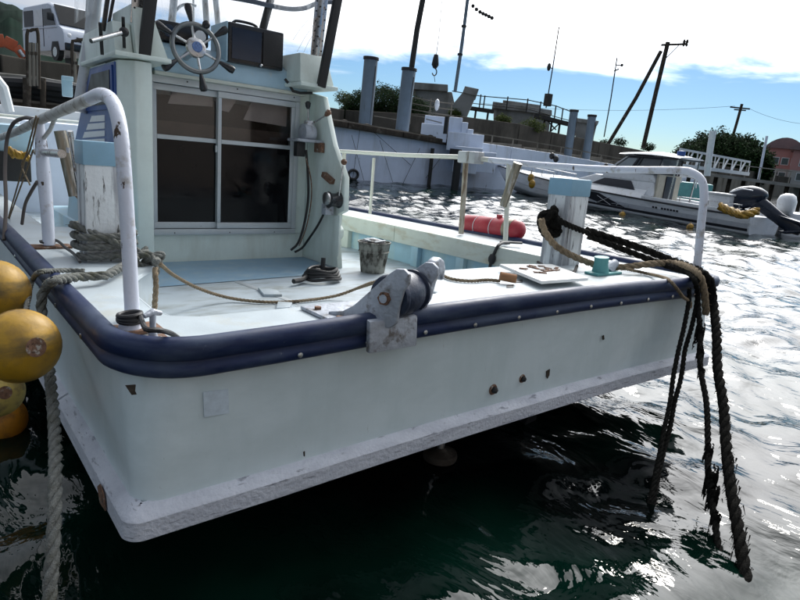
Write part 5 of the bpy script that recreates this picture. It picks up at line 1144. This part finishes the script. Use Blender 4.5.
ask(MB().lathe([(.0, -.02), (.032, -.018), (.032, .004), (0, .006)], (1.366, 1.83, 1.005), 6, axis='X')).build('pin_nut', M_rust, fb)
hp = smoothpath([(1.675, 1.80, .97), (1.685, 1.79, 1.06), (1.70, 1.78, 1.12), (1.735, 1.765, 1.155), (1.78, 1.75, 1.14), (1.80, 1.745, 1.085)], .008)
ask(MB().prism([(a, 1.755, b_) for a, b_ in ((1.655, .93), (1.70, .96), (1.735, 1.04), (1.765, 1.075), (1.785, 1.065), (1.80, 1.04), (1.825, 1.045), (1.83, 1.10), (1.805, 1.145), (1.76, 1.165), (1.705, 1.15), (1.67, 1.10), (1.655, 1.03))], (0, .05, 0))).build('guide_horn', M_galv, fb, bevel=.016, smooth=60)
for x, y in ((1.30, 2.12), (1.30, 1.95)): MB().lathe([(.016, .874), (.016, .885), (0, .887)], (x, y, 0), 6).build('bolt', M_rust, fb)

# ------------------------------------------------------------------ loose things on the boat
bk = empty('bucket', (3.28, 4.42, .50), 'dirty metal bucket with dark rags in it on the cockpit floor', 'bucket', boat=True)
c = Vector((3.28, 4.42, .50)); 
MB().lathe([(0, .004), (.105, .004), (.11, 0), (.13, .14), (.148, .27), (.156, .275), (.156, .285), (.146, .285), (.128, .14), (.10, .02), (0, .02)], c, 26).build('shell', M_bucket, bk, smooth=50)
MB().lathe([(.141, .19), (.146, .195), (.141, .205)], c, 26).build('hoop', M_bucket, bk)
mb = MB()
for i in range(14):
    a = random.random() * 6.28; rr_ = random.uniform(0, .09); mb.ball(c + Vector((rr_ * math.cos(a), rr_ * math.sin(a), .25 + random.uniform(0, .04))), random.uniform(.03, .055), 8, 1.3, 1, .5, Matrix.Rotation(a, 3, 'Z'))
mb.build('rags', M_black, bk)
mb = MB()
for i in range(8):
    a = random.random() * 6.28; mb.bar(c + Vector((.08 * math.cos(a), .08 * math.sin(a), .29)), c + Vector((.1 * math.cos(a + 1.5), .1 * math.sin(a + 1.5), .30)), .02, .01)
mb.build('scraps', M_white, bk)['kind'] = 'stuff'
# black hose coil
hc = MB(); ctr = bp(322, 279, Z=.52)
for k in range(4):
    hc.tube([ctr + Vector(((.16 - .012 * k) * math.cos(t_), (.13 - .01 * k) * math.sin(t_), .015 + .022 * k + .008 * math.sin(3 * t_ + k))) for t_ in np.linspace(0, 2 * PI, 33)[:-1]], .013, 7, closed=True)
hc.tube(smoothpath([ctr + Vector((-.14, 0, .03)), ctr + Vector((-.22, -.06, .02)), ctr + Vector((-.32, -.10, .02))], .02), .02, 8); hc.tube([ctr + Vector((.05, .08, .05)), ctr + Vector((.06, .09, .16))], .02, 8)
tag(hc.build('hose_coil', M_black, None), 'black rubber hose coiled on the floor by the cabin corner', 'hose', boat=True)
# red fender on the starboard side
rfd = empty('red_fender', (4.60, 4.15, .95), 'red cylindrical fender lying outside the starboard bulwark under the rail', 'fender', boat=True)
A_, B_2 = bp(462, 224, X=4.58), bp(523, 231, X=4.58); d = (B_2 - A_)
pr_ = [(0, .0), (.05, .01), (.085, .035), (.105, .07), (.105, .25), (.098, .26), (.105, .27), (.105, .47), (.098, .48), (.105, .49)]
n_ = 24; Ld = d.length; path = [A_ + d * t_ for t_ in (0, .015, .05, .10, .30, .31, .32, .56, .57, .58, .74, .90, .95, .985, 1)]
MB().tube(path, [.02, .06, .09, .105, .105, .097, .105, .105, .097, .105, .105, .105, .09, .06, .02], 24).build('body', M_red, rfd, smooth=50)
MB().tube([A_ + d * .77, A_ + d * .80, A_ + d * .86, A_ + d * .89], [.108, .112, .112, .108], 24).build('strap', M_bronze, rfd)
c = A_ + d * .62 + Vector((0, 0, .105)); MB().tube([c, c + Vector((0, 0, .03))], .03, 12).build('valve', M_red, rfd)
for t_ in (.31, .57): MB().tube([A_ + d * t_ + Vector((.1 * math.cos(a), 0, .1 * math.sin(a))) * 1.04 for a in np.linspace(0, 2 * PI, 25)[:-1]], .004, 5, closed=True).build('lashing', M_white, rfd)
bs = MB(); bs.tube(smoothpath([bp(509, 243, X=4.1), bp(503, 243, X=3.98), bp(498, 246, X=3.87), bp(494, 254, X=3.86), bp(491, 262, X=3.86), bp(489, 272, X=3.86)], .02), .014, 8); bs.ball(bp(492, 259, X=3.86), .035, 10, 1, 1, 1.4); bs.bar(bp(500, 242, X=4.05), bp(522, 243, X=4.2), .05, .015)
tag(bs.build('strap', M_black, None), 'black strap tied over the starboard bulwark board beside the red fender', 'strap', boat=True)
# white board with scraps and cardboard roll
wbd = empty('white_board', bp(545, 275, Z=.87), 'white plastic board with rusty scraps lying on the stern deck', 'board', boat=True)
Q = [bp(x, y, Z=.885) for x, y in ((499, 267), (552, 267), (588, 281), (541, 284.5))]
MB().prism(Q, (0, 0, .022)).build('panel', M_board, wbd, bevel=.008)
mb = MB()
for i in range(16):
    u, v = random.uniform(.15, .8), random.uniform(.2, .7); p = Q[0].lerp(Q[1], u).lerp(Q[3].lerp(Q[2], u), v) + Vector((0, 0, .024)); a = random.random() * 3.14
    mb.bar(p, p + Vector((.05 * math.cos(a), .05 * math.sin(a), .004)), .02, .006)
mb.build('scraps', M_rust, wbd)['kind'] = 'stuff'
cr_ = MB().cyl(bp(500, 276, Z=.90), bp(516, 279, Z=.89), .026, n=16).build('cardboard_roll', mat('cardboard', (.30, .15, .07), .9, vary=.2, vscale=20), None); tag(cr_, 'short brown roll tucked under the left end of the white board', 'roll', boat=True)

# ------------------------------------------------------------------ ropes
def B(*a, **k): return bp(*a, **k)
# port bitt lashing: turns round the square post
cx0, cy0 = .81, 3.60
def turn(z0, n, r0=.155, ph=0.0, dz=.05):
    P = []
    for i in range(int(n * 20) + 1):
        a = ph + 2 * PI * i / 20; s_ = max(abs(math.cos(a)), abs(math.sin(a))); rr_ = r0 * (1 / s_ ** .55); P.append(Vector((cx0 + rr_ * math.cos(a), cy0 + rr_ * math.sin(a), z0 + dz * i / 20)))
    return P
w_ = turn(.885, 3.0, .145, R_(200), .052)
lead = [B(47, 640, X=.20), B(55, 500, X=.27), B(54, 420, X=.33), B(47, 350, X=.375), B(42, 312, X=.388), B(42, 296, X=.395), B(47, 286, X=.415), B(53, 281.5, Z=.928), B(63, 279, Z=.92), B(78, 277, Z=.905), B(95, 276, Z=.90), B(110, 273.5, Z=.90), Vector((.96, 3.43, .905)), Vector((1.0, 3.5, .92))]
rope('mooring_rope', lead, .021, M_ropeG, 'thick grey rope hanging over the port corner down past the yellow buoys', fuzz=260)
rope('mooring_rope', w_ + [B(150, 257, X=.97), B(156, 262, X=.95)], .020, M_ropeG, 'grey rope wound round the foot of the port bitt', fuzz=120)
# knot
kc = B(147, 262, X=.97); mb = MB()
kn = [kc + Vector((0.055 * (math.sin(t_) + 1.6 * math.sin(2 * t_)) * .62, -.02 + .04 * math.sin(3 * t_), .055 * (math.cos(t_) - 1.6 * math.cos(2 * t_)) * .55)) for t_ in np.linspace(0, 2 * PI, 30)]
ropemb(kn, .018, mb=mb); ropemb([kc + Vector((-.10, -.02, .03)), kc + Vector((0, -.05, .05)), kc + Vector((.06, -.02, 0)), kc + Vector((0, -.05, -.05)), kc + Vector((-.1, -.02, -.03))], .018, mb=mb)
tag(mb.build('rope_knot', M_ropeG, None, smooth=60), 'bulky grey rope knot on the right of the port bitt', 'rope', boat=True)
rope('hanging_rope', [B(155, 268, X=.93), B(156, 283, X=.92), B(155, 300, X=.91), B(154, 316, X=.90)], .014, M_ropeT, 'short tan rope end hanging straight down from the knot', fuzz=40)
rope('deck_line', [B(160, 264, X=.98), B(175, 276, Z=.75), B(200, 289, Z=.62), B(230, 298, Z=.53), B(265, 302, Z=.515), B(300, 301, Z=.515), B(335, 296, Z=.53), B(358, 288, Z=.62), B(372, 283, Z=.87), B(385, 279, Z=.885)], .011, M_ropeT, 'thin tan line running across the cockpit floor to the stern seat', fuzz=50)
rope('deck_line', [B(440, 274, Z=.87), B(452, 279, Z=.868), B(470, 281, Z=.868), B(488, 280, Z=.868), B(500, 281, Z=.868)], .010, M_ropeT, 'short tan line lying on the deck left of the white board', fuzz=10)
rope('thin_rope', [B(84, 271, Z=.885), B(68, 270.5, Z=.885), B(50, 271, Z=.905), B(39, 272.5, Z=.918), B(33, 279, X=.405), B(29, 292, X=.37), B(27, 305, X=.345), B(24, 325, X=.31), B(20, 340, X=.29), B(8, 358, X=.27), B(-8, 385, X=.25)], .012, M_ropeG, 'thinner grey rope looping over the edge to the yellow buoys', fuzz=60)
kk = MB(); ropemb([B(24, 325, X=.31) + Vector((.016 * math.cos(t_), .016 * math.sin(t_), -.02 + .006 * t_)) for t_ in np.linspace(0, 9, 18)], .009, mb=kk)
tag(kk.build('rope_knot', M_ropeG, None, smooth=60), 'small knot in the thinner grey rope above the middle buoy', 'rope', boat=True)
# strings and rubber hose loop at the port rail
o = MB().tube(smoothpath([B(34, 119, X=.59), B(24, 118, X=.57), B(13, 124, X=.55), B(7, 140, X=.53), B(5, 170, X=.5), B(6, 205, X=.47), B(4, 240, X=.43)], .02), .012, 8).build('hose_loop', mat('hose_grey_brown', (.11, .09, .08), .7), None); tag(o, 'grey-brown hose looped over the far end of the port rail', 'hose', boat=True)
for k, pts in enumerate(([(36, 116), (30, 140), (22, 170), (12, 205), (2, 240), (-5, 262)], [(33, 150), (26, 172), (14, 205), (6, 228), (-2, 252)], [(38, 118), (30, 150), (22, 165), (30, 185)])):
    rope('thin_string', [B(x, y, X=.56) for x, y in pts], .005, M_ropeT, ['thin tan string from the rail top down to the picture edge', 'thin tan string tied lower on the second rail post', 'short tan string dangling beside the second rail post'][k], 'string')
o = MB().tube(smoothpath([B(37, 182, X=.56), B(31, 192, X=.55), B(25, 205, X=.54), B(22, 224, X=.53)], .02), .010, 8).build('hose_end', MATS['hose_grey_brown'], None); tag(o, 'short curved piece of grey-brown hose beside the second rail post', 'hose', boat=True)
# black lashings on the stanchion feet
mb = MB()
for k in range(3): mb.tube([b0 + Vector((.037 * math.cos(t_), .037 * math.sin(t_), .04 + .010 * k + .004 * math.sin(t_ + k))) for t_ in np.linspace(0, 2 * PI, 20)[:-1]], .008, 7, closed=True)
mb.tube(smoothpath([b0 + Vector((.03, -.02, .055)), B(146, 329, Z=.93), B(158, 330, Z=.93), B(170, 333, Z=.90), B(178, 338, Z=.87)], .01), [.012] * 3 + [.010] * 200 if False else .009, 8)
tag(mb.build('black_lashing', M_black, None), 'black cord lashed round the foot of the near rail post', 'cord', boat=True)
mb = MB(); mb.tube([b1 + Vector((.035 * math.cos(t_), .035 * math.sin(t_), .03)) for t_ in np.linspace(0, 2 * PI, 20)[:-1]], .007, 7, closed=True)
mb.tube(smoothpath([b1 + Vector((-.04, .02, .03)), b1 + Vector((.04, 0, .04)), B(66, 248, Z=.88), B(74, 254, Z=.88), B(80, 262, Z=.90)], .02), .008, 8)
tag(mb.build('black_lashing', M_black, None), 'black cord at the foot of the second rail post, leading to the bitt', 'cord', boat=True)

# starboard ropes
cx1, cy1 = 3.815, 2.76
coil = MB()
for k in range(4): ropemb([Vector((3.60 + .03 * math.cos(k), cy1 - .02, 1.17)) + Vector((.085 * math.cos(t_) * (1 - .12 * k), .03 * math.sin(t_ * 2 + k), .10 * math.sin(t_) * (1 - .12 * k))) for t_ in np.linspace(0, 2 * PI, 20)], .024, mb=coil)
coil.tube([(3.60, cy1, 1.17), (3.69, cy1 - .02, 1.15)], .05, 10)
tag(coil.build('rope_coil', M_ropeD, None, smooth=60), 'black rope coil bunched on the left of the starboard bitt', 'rope', boat=True)
rope('dark_rope', [B(553, 214, X=3.70), B(562, 222, Y=2.62), B(575, 228, Y=2.62), B(588, 233, Y=2.63)], .022, M_ropeD, 'dark rope band crossing the face of the starboard bitt')
E1 = B(748, 592, X=3.2); 
def wz(px, py, d=.0):
    """where the sight line meets the water, in the boat frame"""
    return w2b(wp(px, py, Z=-.05 + d))
def hang(pts, end, n=7, sway=.012, bulge=.06):
    """rope leaving the edge at pts[-1] and dropping to the water at end, bellying a little under its weight"""
    a = pts[-1]; out_ = list(pts)
    for i in range(1, n + 1):
        t_ = i / n; p = a.lerp(end, t_) + Vector((random.uniform(-sway, sway), random.uniform(-sway, sway), -bulge * math.sin(PI * t_) * (1 if i < n else 0))); out_.append(p)
    out_.append(out_[-1] + (out_[-1] - out_[-2]).normalized() * .22)
    return out_
EW1, EW2 = wz(748, 590), wz(721, 562)
H1 = hang([B(586, 230, Y=2.72), B(610, 238, Y=2.55), B(640, 248, Y=2.40), B(668, 259, Y=2.22), B(688, 266, Z=.945), B(700, 271.5, Z=.945), B(709, 280, Y=1.765), B(713, 300, Y=1.745)], EW1)
rope('dark_rope', H1, .029, M_ropeD, 'thickest black mooring rope running from the starboard bitt over the corner into the water', fuzz=900, pitch=.20)
rope('dark_rope', [B(588, 236, Y=2.70), B(612, 245, Y=2.5), B(640, 256, Y=2.33), B(662, 264, Y=2.18), B(678, 269, Z=.925), B(690, 273, Z=.93), B(697, 281, Y=1.76)], .024, M_ropeD, 'second black rope lying beside the thickest one across the stern deck', fuzz=120)
H2 = hang([B(672, 266, Z=.93), B(686, 271, Z=.935), B(695, 281, Y=1.765), B(698, 302, Y=1.75)], EW2)
rope('dark_rope', H2, .017, M_ropeD, 'black weed-covered rope hanging between the pair and the thickest rope', fuzz=600)
wd_ = MB()
for (f_, r, n) in ((.14, .026, 120), (.22, .018, 60), (.30, .014, 50), (.62, .020, 90), (.72, .030, 220), (.78, .026, 150), (.86, .020, 90)):
    c = H2[3].lerp(EW2, f_) - Vector((0, 0, .06 * math.sin(PI * f_)))
    for i in range(n):
        a = random.random() * 6.28; p = c + Vector((math.cos(a) * r * .7, math.sin(a) * r * .7, random.gauss(0, r * 1.2))); q = p + Vector((math.cos(a) * .008, math.sin(a) * .008, -random.uniform(.012, .05))); wd_.tube([p, p.lerp(q, .5) + Vector((math.cos(a) * .004, math.sin(a) * .004, 0)), q], [.004, .003, .0012], 4, cap=False)
    wd_.ball(c, r * .85, 10, 1, 1, 1.7)
for i in range(160):
    f_ = random.uniform(.6, .93); c = H1[7].lerp(EW1, f_) - Vector((0, 0, .06 * math.sin(PI * f_))) + Vector((random.choice((-1, 1)) * .022, random.gauss(0, .016), 0)); q = c + Vector((random.gauss(-.006, .008), random.gauss(0, .008), -random.uniform(.02, .06))); wd_.tube([c, q], [.0035, .001], 4, cap=False)
tag(wd_.build('seaweed', M_ropeD, None, smooth=60), 'clumps of dark weed grown on the hanging ropes', 'seaweed', kind='stuff', boat=True)
for k, pt0 in enumerate(((689, 300), (697, 300))):
    rope('dark_rope', hang([B(pt0[0], 288, Y=1.775), B(*pt0, Y=1.765)], wz(648 + 3 * k, 514), 8, .006, .05), .0145, M_ropeD, ['left rope of the twin dark ropes dropping into the water', 'right rope of the twin dark ropes dropping into the water'][k], fuzz=260)
rope('brown_rope', [B(541, 219, Y=2.62), B(545, 232, Y=2.6), B(556, 246, Y=2.58), B(575, 257, Y=2.50), B(600, 266, Y=2.42), B(625, 267, Y=2.30), B(650, 264, Y=2.2), B(672, 263, Z=.95), B(688, 267, Z=.965), B(699, 275, Y=1.77), B(704, 292, Y=1.735), B(706, 314, Y=1.725)], .024, M_ropeT, 'brown rope sagging from the starboard bitt past the teal fairlead', fuzz=260)
rope('thin_rope', [B(626, 269, Z=.90), B(645, 273, Z=.87), B(662, 277, Z=.90), B(670, 281, Z=.915), B(677, 289, Y=1.775), B(683, 297, Y=1.77), B(690, 302, Y=1.765), B(690, 308, Y=1.765)], .011, M_ropeT, 'thin grey-brown rope curling over the stern edge to the twin ropes', fuzz=30)

# ------------------------------------------------------------------ buoys between the hull and the quay
def buoy(px, py, X, r, m, lb, tilt_=0, hole=False):
    c = bp(px, py, X=X); o = empty('buoy', c, lb, 'buoy', 'buoys along the port side', boat=True)
    mt = Matrix.Rotation(tilt_, 3, 'Y') @ Matrix.Rotation(R_(70), 3, 'X')
    prof = []
    for k in range(15):
        th = PI * k / 14; prof.append((max(.0, r * math.sin(th)) ** 1.0 * 1.0 + (.0), r * .93 * math.cos(th)))
    if hole: prof = [(.018, r * .70)] + [(r * .25, r * .88)] + prof[3:12] + [(r * .25, -r * .88), (.018, -r * .7)]
    MB().lathe(prof, c, 32, mtx=mt).build('body', m, o, smooth=70)
    MB().tube([c + mt @ Vector((math.cos(a), math.sin(a), 0)) * r * 1.0 for a in np.linspace(0, 2 * PI, 41)[:-1]], r * .014, 6, closed=True).build('mould_seam', m, o)
    if hole: MB().lathe([(.016, r * .74), (r * .20, r * .885), (r * .26, r * .89)], c, 20, mtx=mt).build('eye', M_rust, o)
    return o
buoy(-6, 292, .24, .140, M_buoyY, 'round yellow buoy at the left edge, highest of the cluster')
buoy(21, 346, .26, .132, M_buoyY, 'largest yellow buoy with rusty eye, rope passing over it', R_(55), True)
buoy(-3, 392, .20, .10, M_buoyP, 'faded dirty-yellow buoy low at the left edge', R_(40), True)
buoy(0, 420, .27, .13, M_buoyO, 'dark orange buoy partly hidden beneath the faded one')

# ------------------------------------------------------------------ set the boat on its trim
bpy.context.view_layer.update()
for o in BOAT:
    o.matrix_world = TRIM @ o.matrix_world
